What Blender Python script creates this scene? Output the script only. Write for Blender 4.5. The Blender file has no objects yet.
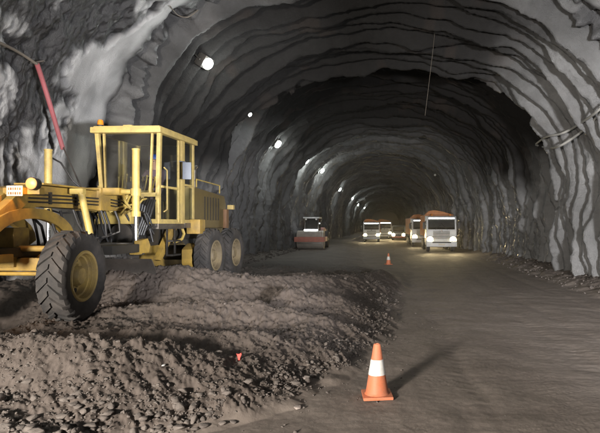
import bpy, bmesh, math, random
import numpy as np
from mathutils import Vector, Matrix

random.seed(7)
RNG = np.random.default_rng(11)
PI = math.pi
SC = bpy.context.scene
COL = SC.collection

# ------------------------------------------------------------------ camera
EYE = 2.1
FPX = 540.0            # focal length in pixels of a 600 px wide picture
VX, VY = 385.0, 225.0  # where the tunnel axis vanishes in that picture
cam = bpy.data.cameras.new("camera")
cam.sensor_width = 36.0
cam.lens = 36.0 * FPX / 600.0
cam.shift_x = -(VX - 300.0) / 600.0
cam.shift_y = (VY - 216.5) / 600.0
cam.clip_start = 0.05
cam.clip_end = 1000.0
camo = bpy.data.objects.new("camera", cam)
COL.objects.link(camo)
camo.location = (0, 0, EYE)
camo.rotation_euler = (PI / 2, 0, 0)
SC.camera = camo

# ------------------------------------------------------------------ world and exposure
world = bpy.data.worlds.new("World")
SC.world = world
world.use_nodes = True
wn = world.node_tree
sky = wn.nodes.new("ShaderNodeTexSky")
sky.sky_type = 'NISHITA'
sky.sun_disc = False
sky.sun_elevation = math.radians(3)
sky.sun_rotation = math.radians(20)
wn.nodes["Background"].inputs["Strength"].default_value = 0.05
wn.links.new(sky.outputs[0], wn.nodes["Background"].inputs["Color"])
SC.view_settings.view_transform = 'Standard'
SC.view_settings.look = 'None'
SC.view_settings.gamma = 1.0
SC.view_settings.exposure = 0.0
SC.render.engine = 'CYCLES'
SC.cycles.use_denoising = True
SC.cycles.max_bounces = 6
SC.cycles.diffuse_bounces = 1
SC.cycles.transparent_max_bounces = 12
SC.cycles.sample_clamp_indirect = 6.0

# lamp strengths (watts), used by the lamps' own builders below
P_ROW = 200.0          # each floodlight of the row on the left wall
P_ADDED = 5300.0        # added unseen tripod lamps, behind and beside the camera
P_HEAD = 650.0          # truck headlights


# ------------------------------------------------------------------ helpers
def at(px, py, Y):
    """World point at depth Y seen at pixel (px, py) of the 600 px picture."""
    return Vector(((px - VX) / FPX * Y, Y, EYE - (py - VY) / FPX * Y))


def hash2(ix, iy, seed):
    h = (ix.astype(np.int64) * 374761393 + iy.astype(np.int64) * 668265263 + seed * 1442695041) & 0xFFFFFFFF
    h = ((h ^ (h >> 13)) * 1274126177) & 0xFFFFFFFF
    h = h ^ (h >> 16)
    return (h & 0xFFFFFF).astype(np.float64) / float(0x1000000)


def perlin(x, y, seed=0):
    x = np.asarray(x, dtype=np.float64); y = np.asarray(y, dtype=np.float64)
    x, y = np.broadcast_arrays(x, y)
    x0 = np.floor(x); y0 = np.floor(y)
    fx = x - x0; fy = y - y0
    ux = fx * fx * fx * (fx * (fx * 6 - 15) + 10)
    uy = fy * fy * fy * (fy * (fy * 6 - 15) + 10)

    def g(dx, dy):
        a = hash2(x0 + dx, y0 + dy, seed) * (2 * PI)
        return np.cos(a) * (fx - dx) + np.sin(a) * (fy - dy)
    a = g(0, 0); b = g(1, 0); c = g(0, 1); d = g(1, 1)
    return 1.5 * ((a * (1 - ux) + b * ux) * (1 - uy) + (c * (1 - ux) + d * ux) * uy)


def fbm(x, y, seed=0, octaves=4, gain=0.5):
    s = 0; a = 1.0; f = 1.0
    for i in range(octaves):
        s = s + a * perlin(x * f + i * 17.3, y * f - i * 9.1, seed + i * 31)
        a *= gain; f *= 2.03
    return s


def pebbles(x, y, seed=0, keep=0.8):
    """Relief of stones half sunk in the surface: one dome per cell of a jittered grid."""
    x0 = np.floor(x); y0 = np.floor(y)
    h = np.zeros_like(x)
    for dx in (-1, 0, 1):
        for dy in (-1, 0, 1):
            cx, cy = x0 + dx, y0 + dy
            r1 = hash2(cx, cy, seed); r2 = hash2(cx, cy, seed + 1); r3 = hash2(cx, cy, seed + 2); r4 = hash2(cx, cy, seed + 3)
            ax = x - cx - 0.15 - 0.7 * r1; ay = y - cy - 0.15 - 0.7 * r2
            an = r4 * 17.0; ca, sa = np.cos(an), np.sin(an)
            qx = ax * ca + ay * sa; qy = (ay * ca - ax * sa) / (0.65 + 0.35 * r3)
            d = np.maximum(np.maximum(np.abs(qx), np.abs(qy)), 0.72 * (np.abs(qx) + np.abs(qy)))
            rad = np.where(r4 < keep, 0.10 + 0.36 * r3 ** 1.4, 0.0)
            top = 0.55 * rad * (1 + 1.1 * (r1 - 0.5) * qx / (rad + 0.05) + 1.1 * (r2 - 0.5) * qy / (rad + 0.05))
            h = np.maximum(h, np.clip((rad - d) * 1.9, 0, None).clip(None, np.maximum(top, 0)))
    return h * 1.5


def sstep(a, b, x):
    t = np.clip((np.asarray(x, dtype=np.float64) - a) / (b - a), 0, 1)
    return t * t * (3 - 2 * t)


def tag(o, label=None, cat=None, group=None, kind=None):
    if label: o["label"] = label
    if cat: o["category"] = cat
    if group: o["group"] = group
    if kind: o["kind"] = kind
    return o


def empty(name, loc=(0, 0, 0), rz=0.0):
    o = bpy.data.objects.new(name, None)
    COL.objects.link(o)
    o.location = loc
    o.rotation_euler = (0, 0, rz)
    o.empty_display_size = 0.2
    return o


def copy_tree(o, parent=None):
    c = o.copy(); COL.objects.link(c)
    if parent is not None:
        c.parent = parent
    for ch in list(o.children):
        copy_tree(ch, c)
    return c


def grid_mesh(name, V, nr, nc, mat, attrs=None, smooth=True):
    """V: (nr*nc, 3) array, row-major -> one quad sheet."""
    me = bpy.data.meshes.new(name)
    idx = np.arange(nr * nc, dtype=np.int32).reshape(nr, nc)
    q = np.stack([idx[:-1, :-1], idx[:-1, 1:], idx[1:, 1:], idx[1:, :-1]], -1).reshape(-1, 4)
    return raw_mesh(name, V, q, mat, attrs, smooth, me)


def raw_mesh(name, V, F, mat, attrs=None, smooth=True, me=None):
    me = me or bpy.data.meshes.new(name)
    n, k = F.shape
    me.vertices.add(len(V)); me.vertices.foreach_set("co", np.ascontiguousarray(V, dtype=np.float32).ravel())
    me.loops.add(n * k); me.loops.foreach_set("vertex_index", np.ascontiguousarray(F, dtype=np.int32).ravel())
    me.polygons.add(n)
    me.polygons.foreach_set("loop_start", np.arange(0, n * k, k, dtype=np.int32))
    me.polygons.foreach_set("loop_total", np.full(n, k, dtype=np.int32))
    me.update(calc_edges=True)
    if smooth:
        me.polygons.foreach_set("use_smooth", np.ones(n, dtype=bool))
    for an, arr in (attrs or {}).items():
        a = me.attributes.new(an, 'FLOAT', 'POINT')
        a.data.foreach_set("value", np.ascontiguousarray(arr, dtype=np.float32).ravel())
    me.materials.append(mat)
    o = bpy.data.objects.new(name, me)
    COL.objects.link(o)
    return o


class MB:
    """Collects shapes; build() links them as ONE mesh object."""
    def __init__(self):
        self.bm = bmesh.new()

    def _add(self, verts, faces):
        vs = [self.bm.verts.new(v) for v in verts]
        for f in faces:
            try:
                self.bm.faces.new([vs[i] for i in f])
            except ValueError:
                pass
        return vs

    def box(self, c, s, rot=None, bevel=0.0, taper=None):
        hx, hy, hz = s[0] / 2, s[1] / 2, s[2] / 2
        tx, ty = taper or (1, 1)
        P = [(-hx, -hy, -hz), (hx, -hy, -hz), (hx, hy, -hz), (-hx, hy, -hz),
             (-hx * tx, -hy * ty, hz), (hx * tx, -hy * ty, hz), (hx * tx, hy * ty, hz), (-hx * tx, hy * ty, hz)]
        F = [(3, 2, 1, 0), (4, 5, 6, 7), (0, 1, 5, 4), (1, 2, 6, 5), (2, 3, 7, 6), (3, 0, 4, 7)]
        M = Matrix.Translation(c)
        if rot is not None:
            from mathutils import Euler
            M = M @ Euler(rot).to_matrix().to_4x4()
        vs = self._add([M @ Vector(p) for p in P], F)
        if bevel > 0:
            es = list({e for v in vs for e in v.link_edges})
            bmesh.ops.bevel(self.bm, geom=es, offset=bevel, segments=2, affect='EDGES', profile=0.7)
        return self

    def prism(self, poly, axis, a, b, bevel=0.0):
        """poly: 2-D outline; axis 'x' -> (y,z), 'y' -> (x,z), 'z' -> (x,y)."""
        def P(p, t):
            return {'x': (t, p[0], p[1]), 'y': (p[0], t, p[1]), 'z': (p[0], p[1], t)}[axis]
        n = len(poly)
        V = [P(p, a) for p in poly] + [P(p, b) for p in poly]
        F = [tuple(range(n)), tuple(range(2 * n - 1, n - 1, -1))]
        F += [(i, i + n, (i + 1) % n + n, (i + 1) % n) for i in range(n)]
        vs = self._add(V, F)
        if bevel > 0:
            es = list({e for v in vs for e in v.link_edges})
            bmesh.ops.bevel(self.bm, geom=es, offset=bevel, segments=2, affect='EDGES', profile=0.7)
        return self

    def tube(self, pts, r, seg=10, caps=True):
        pts = [Vector(p) for p in pts]
        rs = r if isinstance(r, (list, tuple)) else [r] * len(pts)
        rings = []
        up = None
        for i, p in enumerate(pts):
            d = (pts[min(i + 1, len(pts) - 1)] - pts[max(i - 1, 0)])
            if d.length < 1e-9: d = Vector((0, 0, 1))
            d.normalize()
            if up is None:
                up = Vector((0, 0, 1)) if abs(d.z) < 0.9 else Vector((1, 0, 0))
            u = d.cross(up)
            if u.length < 1e-6: u = d.cross(Vector((0, 1, 0)))
            u.normalize(); w = u.cross(d).normalized(); up = w
            rings.append([self.bm.verts.new(p + (u * math.cos(2 * PI * k / seg) + w * math.sin(2 * PI * k / seg)) * rs[i]) for k in range(seg)])
        for i in range(len(rings) - 1):
            for k in range(seg):
                self.bm.faces.new((rings[i][k], rings[i][(k + 1) % seg], rings[i + 1][(k + 1) % seg], rings[i + 1][k]))
        if caps:
            self.bm.faces.new(list(reversed(rings[0]))); self.bm.faces.new(rings[-1])
        return self

    def cyl(self, p0, p1, r0, r1=None, seg=16):
        return self.tube([p0, p1], [r0, r0 if r1 is None else r1], seg)

    def lathe(self, prof, axis='x', seg=48, c=(0, 0, 0), closed=False):
        """prof: list of (radius, along)."""
        c = Vector(c); rings = []
        for r, t in prof:
            ring = []
            for k in range(seg):
                a = 2 * PI * k / seg
                v = {'x': (t, r * math.cos(a), r * math.sin(a)), 'z': (r * math.cos(a), r * math.sin(a), t),
                     'y': (r * math.cos(a), t, r * math.sin(a))}[axis]
                ring.append(self.bm.verts.new(c + Vector(v)))
            rings.append(ring)
        m = len(rings)
        for i in range(m if closed else m - 1):
            A, B = rings[i], rings[(i + 1) % m]
            for k in range(seg):
                self.bm.faces.new((A[k], A[(k + 1) % seg], B[(k + 1) % seg], B[k]))
        if not closed:
            if prof[0][0] > 1e-4: self.bm.faces.new(list(reversed(rings[0])))
            if prof[-1][0] > 1e-4: self.bm.faces.new(rings[-1])
        return self

    def ball(self, c, r, s=(1, 1, 1), sub=2):
        M = Matrix.Translation(c) @ Matrix.Diagonal((*s, 1))
        bmesh.ops.create_icosphere(self.bm, subdivisions=sub, radius=r, matrix=M)
        return self

    def build(self, name, mat, parent=None, loc=None, angle=35):
        bmesh.ops.recalc_face_normals(self.bm, faces=self.bm.faces)
        me = bpy.data.meshes.new(name)
        self.bm.to_mesh(me); self.bm.free()
        me.polygons.foreach_set("use_smooth", np.ones(len(me.polygons), dtype=bool))
        me.set_sharp_from_angle(angle=math.radians(angle))
        if mat: me.materials.append(mat)
        o = bpy.data.objects.new(name, me)
        COL.objects.link(o)
        if parent is not None: o.parent = parent
        if loc is not None: o.location = loc
        return o


# ------------------------------------------------------------------ materials
def new_mat(name):
    m = bpy.data.materials.new(name); m.use_nodes = True
    nt = m.node_tree
    return m, nt, nt.nodes["Principled BSDF"]


def N(nt, typ, **kw):
    n = nt.nodes.new(typ)
    for k, v in kw.items():
        if k in n.inputs: n.inputs[k].default_value = v
        else: setattr(n, k, v)
    return n


def noise(nt, co, scale, detail=5, rough=0.55):
    n = N(nt, "ShaderNodeTexNoise", Scale=scale, Detail=detail, Roughness=rough)
    nt.links.new(co, n.inputs["Vector"])
    return n.outputs["Fac"]


def ramp(nt, fac, stops):
    r = nt.nodes.new("ShaderNodeValToRGB")
    e = r.color_ramp.elements
    while len(e) < len(stops): e.new(0.5)
    for i, (p, c) in enumerate(stops):
        e[i].position = p
        e[i].color = (*c, 1) if len(c) == 3 else c
    nt.links.new(fac, r.inputs[0])
    return r.outputs[0]


def mix(nt, fac, a, b, blend='MIX'):
    m = nt.nodes.new("ShaderNodeMix"); m.data_type = 'RGBA'; m.blend_type = blend
    for sock, v in ((m.inputs[0], fac), (m.inputs[6], a), (m.inputs[7], b)):
        if hasattr(v, "is_linked"): nt.links.new(v, sock)
        elif isinstance(v, (int, float)): sock.default_value = v
        else: sock.default_value = (*v, 1)
    return m.outputs[2]


def bump(nt, bsdf, h, strength=0.5, dist=0.02, prev=None):
    b = N(nt, "ShaderNodeBump", Strength=strength, Distance=dist)
    nt.links.new(h, b.inputs["Height"])
    if prev is not None: nt.links.new(prev, b.inputs["Normal"])
    nt.links.new(b.outputs[0], bsdf.inputs["Normal"])
    return b.outputs[0]


def paint(name, col, rough=0.45, metal=0.0, dirt=0.45, dirt_col=(0.09, 0.07, 0.055), scale=3.0, spec=0.5):
    """Worn paint or metal: colour, dust in patches, fine scratches in the gloss."""
    m, nt, b = new_mat(name)
    co = N(nt, "ShaderNodeTexCoord").outputs["Object"]
    n1 = noise(nt, co, scale, 7, 0.65)
    n2 = noise(nt, co, scale * 9, 4, 0.6)
    f = ramp(nt, n1, [(0.46 - 0.1 * dirt, (0, 0, 0)), (0.78, (1, 1, 1))])
    f2 = ramp(nt, n2, [(0.5, (0, 0, 0)), (0.75, (1, 1, 1))])
    base = mix(nt, f2, col, tuple(c * 0.82 for c in col))
    mm = nt.nodes.new("ShaderNodeMath"); mm.operation = 'MULTIPLY'; mm.inputs[1].default_value = dirt
    nt.links.new(f, mm.inputs[0])
    nt.links.new(mix(nt, mm.outputs[0], base, dirt_col), b.inputs["Base Color"])
    b.inputs["Metallic"].default_value = metal
    b.inputs["Specular IOR Level"].default_value = spec
    rr = nt.nodes.new("ShaderNodeMapRange")
    rr.inputs[3].default_value = max(0.05, rough - 0.12); rr.inputs[4].default_value = min(1, rough + 0.25)
    nt.links.new(n1, rr.inputs[0]); nt.links.new(rr.outputs[0], b.inputs["Roughness"])
    bump(nt, b, n2, 0.12, 0.01)
    return m


def glow(name, col, strength):
    m, nt, b = new_mat(name)
    b.inputs["Base Color"].default_value = (0.04, 0.04, 0.04, 1)
    b.inputs["Emission Color"].default_value = (*col, 1)
    b.inputs["Emission Strength"].default_value = strength
    return m


def glass(name, tint=(0.78, 0.80, 0.79), refl=0.10):
    m, nt, b = new_mat(name)
    nt.nodes.remove(b)
    t = N(nt, "ShaderNodeBsdfTransparent"); t.inputs[0].default_value = (*tint, 1)
    g = N(nt, "ShaderNodeBsdfGlossy"); g.inputs["Roughness"].default_value = 0.06
    g.inputs[0].default_value = (0.9, 0.9, 0.9, 1)
    d = N(nt, "ShaderNodeBsdfDiffuse"); d.inputs[0].default_value = (0.16, 0.14, 0.12, 1)
    mx = nt.nodes.new("ShaderNodeMixShader"); mx.inputs[0].default_value = refl
    nt.links.new(t.outputs[0], mx.inputs[1]); nt.links.new(g.outputs[0], mx.inputs[2])
    m2 = nt.nodes.new("ShaderNodeMixShader"); m2.inputs[0].default_value = 0.05   # dust film
    nt.links.new(mx.outputs[0], m2.inputs[1]); nt.links.new(d.outputs[0], m2.inputs[2])
    nt.links.new(m2.outputs[0], nt.nodes["Material Output"].inputs[0])
    return m


def rock_mat(name, c0, c1, rough=0.9, sc=6.0):
    m, nt, b = new_mat(name)
    co = N(nt, "ShaderNodeTexCoord").outputs["Object"]
    n1 = noise(nt, co, sc, 6, 0.6); n2 = noise(nt, co, sc * 8, 5, 0.7)
    nt.links.new(ramp(nt, n1, [(0.3, c0), (0.7, c1)]), b.inputs["Base Color"])
    b.inputs["Roughness"].default_value = rough
    bump(nt, b, n2, 0.5, 0.012)
    return m


M = {}
M['yellow'] = paint('yellow_paint', (0.43, 0.275, 0.055), 0.45, 0, 0.85, (0.085, 0.065, 0.05), 2.4)
M['cabyellow'] = paint('cab_paint', (0.56, 0.415, 0.14), 0.42, 0, 0.7, (0.16, 0.12, 0.075), 3.2)
M['tube'] = paint('cylinder_paint', (0.52, 0.375, 0.10), 0.38, 0, 0.65, (0.13, 0.10, 0.07))
M['darkmetal'] = paint('dark_metal', (0.035, 0.033, 0.03), 0.5, 0.3, 0.5)
M['steel'] = paint('worn_steel', (0.22, 0.20, 0.18), 0.4, 0.8, 0.5)
M['chrome'] = paint('chrome', (0.75, 0.76, 0.78), 0.16, 1.0, 0.05)
M['hood'] = paint('hood_paint', (0.13, 0.095, 0.035), 0.5, 0, 0.5)
M['rubber'] = paint('tyre_rubber', (0.045, 0.043, 0.042), 0.8, 0, 0.8, (0.12, 0.105, 0.095), 4.0, 0.25)
M['hose'] = paint('black_hose', (0.015, 0.015, 0.016), 0.45, 0, 0.3)
M['rim'] = paint('rim_paint', (0.48, 0.34, 0.11), 0.5, 0, 0.8, (0.12, 0.095, 0.075), 4.0)
M['rimdust'] = paint('dusty_rim_paint', (0.27, 0.21, 0.12), 0.6, 0, 0.7)
M['white'] = paint('white_paint', (0.72, 0.72, 0.70), 0.4, 0, 0.35)
M['truckwhite'] = paint('truck_white', (0.62, 0.63, 0.64), 0.35, 0, 0.25)
M['orange'] = paint('orange_paint', (0.50, 0.17, 0.035), 0.5, 0, 0.5)
M['rust'] = paint('rusty_panel', (0.20, 0.10, 0.045), 0.6, 0, 0.6)
M['redband'] = paint('roller_red', (0.72, 0.26, 0.19), 0.55, 0, 0.5, (0.25, 0.17, 0.14))
M['beige'] = paint('roller_beige', (0.58, 0.52, 0.45), 0.55, 0, 0.4)
M['coneorange'] = paint('cone_orange', (0.58, 0.17, 0.075), 0.55, 0, 0.55, (0.33, 0.20, 0.14), 7.0)
M['conewhite'] = paint('cone_white', (0.70, 0.69, 0.66), 0.45, 0, 0.35, (0.42, 0.37, 0.31), 8.0)
M['redhose'] = paint('red_hose', (0.33, 0.085, 0.095), 0.6, 0, 0.55, (0.16, 0.11, 0.1), 2.0)
M['cable'] = paint('dusty_cable', (0.17, 0.145, 0.115), 0.7, 0, 0.4)
M['hoselight'] = paint('pale_dusty_hose', (0.30, 0.29, 0.265), 0.7, 0, 0.3)
M['glass'] = glass('cab_glass')
M['truckglass'] = glass('truck_glass', (0.25, 0.27, 0.29), 0.2)
M['skin'] = paint('skin', (0.42, 0.25, 0.18), 0.55, 0, 0.0)
M['jacket'] = paint('work_jacket', (0.20, 0.13, 0.16), 0.85, 0, 0.3, (0.1, 0.08, 0.07), 6.0)
M['helmet'] = paint('blue_helmet', (0.03, 0.07, 0.30), 0.35, 0, 0.1)
M['mirrorback'] = paint('mirror_housing', (0.14, 0.16, 0.20), 0.4, 0, 0.2)
M['black'] = paint('black_plastic', (0.018, 0.018, 0.018), 0.5, 0, 0.3)
M['plate'] = paint('plate_white', (0.60, 0.55, 0.46), 0.5, 0, 0.2)
M['amber'] = paint('amber_lens', (0.75, 0.24, 0.02), 0.25, 0, 0.15)
M['tape'] = paint('marker_red', (0.75, 0.07, 0.05), 0.5, 0, 0.1)
M['lampglow'] = glow('floodlight_glass', (0.92, 1.0, 0.96), 60.0)
M['headglow'] = glow('headlight_glass', (1.0, 0.80, 0.42), 55.0)
M['whiteglow'] = glow('white_lamp_glass', (0.95, 0.97, 1.0), 22.0)
M['workglow'] = glow('worklamp_glass', (1.0, 0.34, 0.07), 1.9)
M['stone'] = rock_mat('stone', (0.082, 0.068, 0.060), (0.165, 0.141, 0.125))
M['palestone'] = rock_mat('pale_stone', (0.24, 0.20, 0.18), (0.38, 0.33, 0.30))


# ------------------------------------------------------------------ tunnel
EDGES = [15.0, 22.0, 38.0, 50.0, 63.0, 77.0, 92.0, 108.0, 126.0, 146.0, 168.0, 192.0, 236.0]
ZS = 2.6
NEXP = 2.3


def WH(Y):
    """Half width and crown height of the bare profile at depth Y (array)."""
    Y = np.asarray(Y, dtype=np.float64)
    W = np.full_like(Y, 8.1); H = np.full_like(Y, 9.75)
    for i in range(len(EDGES) - 1):
        a, b = EDGES[i], EDGES[i + 1]
        m = (Y >= a) & (Y < b)
        f = (Y[m] - a) / (b - a)
        if i == 0:
            W[m] = 8.08 - 0.68 * f ** 0.7; H[m] = 9.72 - 0.85 * f ** 0.7
        else:
            g = 1.35 if i == 1 else 0.9
            wr = 7.4 if i == 1 else (6.85 if i == 2 else 6.6)
            W[m] = wr + 0.55 * (1 - f); H[m] = 8.85 + g * (1 - f) ** 0.8
    return W, H


def base_profile(t, W, H):
    """t in 0..1 from the foot of the left wall over the crown to the right foot."""
    k = 0.13
    lowL = t < k; lowR = t > 1 - k
    ph = PI * (1 - (np.clip(t, k, 1 - k) - k) / (1 - 2 * k))
    c, s = np.cos(ph), np.sin(ph)
    x = np.sign(c) * np.abs(c) ** (2 / NEXP) * W
    z = ZS + np.abs(s) ** (2 / NEXP) * (H - ZS)
    zb = -0.6
    z = np.where(lowL, zb + (ZS - zb) * (t / k), z); x = np.where(lowL, -W + 0.12 * (1 - t / k) * 0, x)
    z = np.where(lowR, zb + (ZS - zb) * ((1 - t) / k), z); x = np.where(lowR, W, x)
    return x, z


def build_tunnel():
    ya = np.concatenate([np.arange(-70, -10, 1.0), np.arange(-10, 10, 0.25)])
    n2 = 1750
    yb = 10 * np.exp(np.linspace(0, math.log(236 / 10), n2))
    Y = np.concatenate([ya, yb])
    nt_ = 760
    # columns evenly spaced along the arc
    tt = np.linspace(0, 1, 4000)
    px, pz = base_profile(tt, 7.4, 9.2)
    L = np.concatenate([[0], np.cumsum(np.hypot(np.diff(px), np.diff(pz)))])
    t = np.interp(np.linspace(0, L[-1], nt_), L, tt)
    u = np.linspace(0, L[-1], nt_)[None, :]           # metres along the arc
    T = t[None, :]
    # ragged section edges: warp the depth used to look up the profile
    warp = 0.34 * fbm(u * 0.6, u * 0 + 3.1, 5, 3) + 0.045 * fbm(u * 2.4, Y[:, None] * 1.5, 6, 2)
    warp = warp * sstep(9, 14, Y)[:, None]
    Yw = Y[:, None] + warp * np.where(Y[:, None] < 30, 1.0, 0.7)
    W, H = WH(Yw)
    x, z = base_profile(np.broadcast_to(T, Yw.shape), W, H)
    # inward normal of a nominal profile
    bx, bz = base_profile(t, 7.4, 9.2)
    tx = np.gradient(bx); tz = np.gradient(bz)
    ln = np.hypot(tx, tz) + 1e-9
    nx, nz = (tz / ln)[None, :], (-tx / ln)[None, :]
    Yc = Y[:, None]
    # near section: smooth sprayed concrete with broad dents
    pnear = 0.12 * fbm(Yc * 0.35, u * 0.3, 2, 3) + 0.018 * fbm(Yc * 1.6, u * 1.6, 8, 4)
    # dark blotches with their own outline on the near left wall
    bl = fbm(Yc * 0.42 + 0.25 * fbm(Yc * 1.5, u * 1.2, 81, 4), u * 0.26 + 2.2, 83, 4, 0.55)
    edge = 12.75 + 0.30 * (z - 3.2) + 0.9 * fbm(u * 0.55, Yc * 0.3, 85, 4)
    dark_cover = sstep(-0.12, 0.16, bl + 0.16 * fbm(Yc * 2.2, u * 1.3, 88, 4) + 0.15 * sstep(5.0, 9.0, z) + 0.36) * (1 - sstep(-0.30, 0.05, Yc - edge + 0.25 * fbm(Yc * 2.0, u * 1.6, 86, 4))) * (x < 2)
    pnear = pnear + dark_cover * (0.16 * fbm(Yc * 1.1, u * 0.7, 89, 5, 0.6) - 0.10)
    # ribbed section
    lam = np.where(Yc < 22, 0.66, np.where(Yc < 40, 0.85, 1.15))
    lam = 0.56 + 0.45 * sstep(20, 60, Yc)
    ph = np.cumsum(np.gradient(Y)[:, None] / lam, axis=0) + 0.45 * fbm(u * 0.10, Yc * 0.22, 21, 2) + 0.35 * perlin(Yc * 0.55, u * 0 + 0.5, 24) + 0.05 * fbm(u * 0.7, Yc * 0.8, 22, 3)
    rib = 0.5 + 0.5 * np.sin(2 * PI * ph)
    rib = np.clip(0.5 + 0.5 * np.sin(2 * PI * ph) + 0.12 * fbm(u * 0.5, ph * 1.0, 37, 3), 0, 1.2) ** 0.85
    rib = rib + 0.42 * fbm(ph * 1.4, u * 0.11, 38, 2) + 0.12 * fbm(ph * 3.2, u * 0.4, 39, 3, 0.6)
    amp = (0.26 + 0.34 * np.clip(0.55 + 0.9 * fbm(Yc * 0.5, u * 0.28, 33, 3), 0, 1.3)) * (1.45 - 0.35 * sstep(20, 30, Yc))
    prib = amp * (rib - 0.4)
    drape = 0.10 * fbm(Yc * 1.5, u * 0.45, 41, 4, 0.55) + 0.05 * np.abs(fbm(Yc * 4.0, u * 1.1, 43, 3))
    rough = 0.055 * fbm(Yc * 2.2, u * 2.2, 51, 5, 0.6)
    lowwall = 1 - sstep(3.0, 6.5, z)
    far = sstep(20, 27, Yc)
    pfar = prib + drape * (0.35 + 0.65 * far) * (0.8 + 0.8 * lowwall) + rough * (0.45 + 0.4 * far) * (0.7 + 0.5 * lowwall)
    pfar = pfar + 0.22 * fbm(Yc * 0.22, u * 0.2, 61, 3) + 0.035 * np.abs(fbm(Yc * 5.0, u * 2.6, 63, 4, 0.65))
    jag = Yw + 0.22 * fbm(u * 1.7, Yc * 0.9, 73, 4)
    k = sstep(14.9, 15.25, jag)
    # torn lip where the smooth coat ends
    lip = -0.55 * np.exp(-((jag - 15.32) / 0.24) ** 2) * np.clip(0.7 + 0.9 * fbm(u * 0.8, Yc * 0.5, 71, 3), 0, 1.5)
    p = pnear * (1 - k) + pfar * k + lip
    # grow a bead of concrete on each rim
    for e in EDGES[1:-1]:
        p = p + 0.14 * np.exp(-((Yw - (e - 0.35)) / 0.3) ** 2)
    X = x + nx * p; Z = z + nz * p
    torn = np.exp(-((jag - 15.34) / 0.34) ** 2) * sstep(-0.8, -0.1, fbm(u * 1.4, Yc * 1.2, 87, 4))  # shade of the groove painted dark into the colour along the lip
    dark_cover = np.clip(np.maximum(dark_cover, 0.9 * torn), 0, 1)
    # shade of the crown painted into its colour, beyond the first rim
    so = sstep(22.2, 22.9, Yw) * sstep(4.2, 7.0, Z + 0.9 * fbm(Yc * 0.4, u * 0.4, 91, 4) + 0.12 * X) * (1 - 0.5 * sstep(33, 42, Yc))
    so = np.maximum(so, 0.92 * sstep(15.2, 16.5, Yw) * sstep(5.6, 7.8, Z + 0.6 * fbm(Yc * 0.5, u * 0.4, 92, 4) - 0.32 * X + 0.6) * (Yw < 22.4))  # near crown: painted shade again, reaching lower on the left side
    # iron-stained patches
    ir = sstep(0.35, 0.75, fbm(Yc * 0.7, u * 0.6, 95, 4)) * sstep(15, 16, Yw)
    V = np.stack([X, np.broadcast_to(Yc, X.shape), Z], -1).reshape(-1, 3)
    pale = (1 - sstep(14.6, 15.0, Yw)) * (0.75 + 0.35 * fbm(Yc * 0.8, u * 0.8, 97, 3))
    return V, len(Y), nt_, dark_cover, so, ir, pale


def tunnel_mat():
    m, nt, b = new_mat('sprayed_concrete')
    co = N(nt, "ShaderNodeTexCoord").outputs["Object"]

    def attr(n):
        a = nt.nodes.new("ShaderNodeAttribute"); a.attribute_name = n
        return a.outputs["Fac"]
    n1 = noise(nt, co, 0.55, 6, 0.6); n2 = noise(nt, co, 5.0, 6, 0.65); n3 = noise(nt, co, 28.0, 5, 0.7)
    c = ramp(nt, n1, [(0.32, (0.066, 0.0645, 0.063)), (0.68, (0.18, 0.177, 0.174))])
    c = mix(nt, ramp(nt, n2, [(0.35, (0, 0, 0)), (0.7, (1, 1, 1))]), c, mix(nt, 0.5, c, (0.08, 0.077, 0.074)))
    c = mix(nt, attr('pale'), c, mix(nt, n2, (0.40, 0.395, 0.39), (0.56, 0.55, 0.545)))
    c = mix(nt, attr('crown_shade'), c, (0.010, 0.009, 0.0085))
    ir = nt.nodes.new("ShaderNodeMath"); ir.operation = 'MULTIPLY'; ir.inputs[1].default_value = 0.04
    nt.links.new(attr('iron'), ir.inputs[0])
    c = mix(nt, ir.outputs[0], c, (0.20, 0.125, 0.085))
    c = mix(nt, attr('dark_cover'), c, (0.022, 0.021, 0.022))
    nt.links.new(c, b.inputs["Base Color"])
    r = nt.nodes.new("ShaderNodeMapRange"); r.inputs[3].default_value = 0.22; r.inputs[4].default_value = 0.58
    r.inputs[3].default_value = 0.20; r.inputs[4].default_value = 0.52
    nt.links.new(n2, r.inputs[0])
    mr = nt.nodes.new("ShaderNodeMath"); mr.operation = 'ADD'; mr.use_clamp = True
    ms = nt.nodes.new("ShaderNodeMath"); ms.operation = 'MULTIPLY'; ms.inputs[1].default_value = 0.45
    nt.links.new(attr('crown_shade'), ms.inputs[0]); nt.links.new(r.outputs[0], mr.inputs[0]); nt.links.new(ms.outputs[0], mr.inputs[1])
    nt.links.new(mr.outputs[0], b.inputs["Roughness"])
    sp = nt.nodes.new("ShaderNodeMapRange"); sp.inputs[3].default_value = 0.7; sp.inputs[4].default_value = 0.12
    nt.links.new(attr('crown_shade'), sp.inputs[0]); nt.links.new(sp.outputs[0], b.inputs["Specular IOR Level"])
    p = bump(nt, b, n2, 0.55, 0.06)
    k = nt.nodes.new("ShaderNodeMapRange"); k.inputs[3].default_value = 0.5; k.inputs[4].default_value = 0.10
    nt.links.new(attr('pale'), k.inputs[0])
    for q in [n for n in nt.nodes if n.type == 'BUMP']: nt.links.new(k.outputs[0], q.inputs["Strength"])
    bump(nt, b, n3, 0.8, 0.03, p)
    return m


V, nr, nc, dark_cover, so, ir, pale = build_tunnel()
tun = grid_mesh('rock_tunnel', V, nr, nc, tunnel_mat(), {'dark_cover': dark_cover, 'crown_shade': so, 'iron': ir, 'pale': pale})
tag(tun, 'grey sprayed concrete tunnel lining with ribbed walls and stepped arches', 'tunnel', None, 'structure')
VT = V.reshape(nr, nc, 3)
YT = VT[:, 0, 1]


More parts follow.
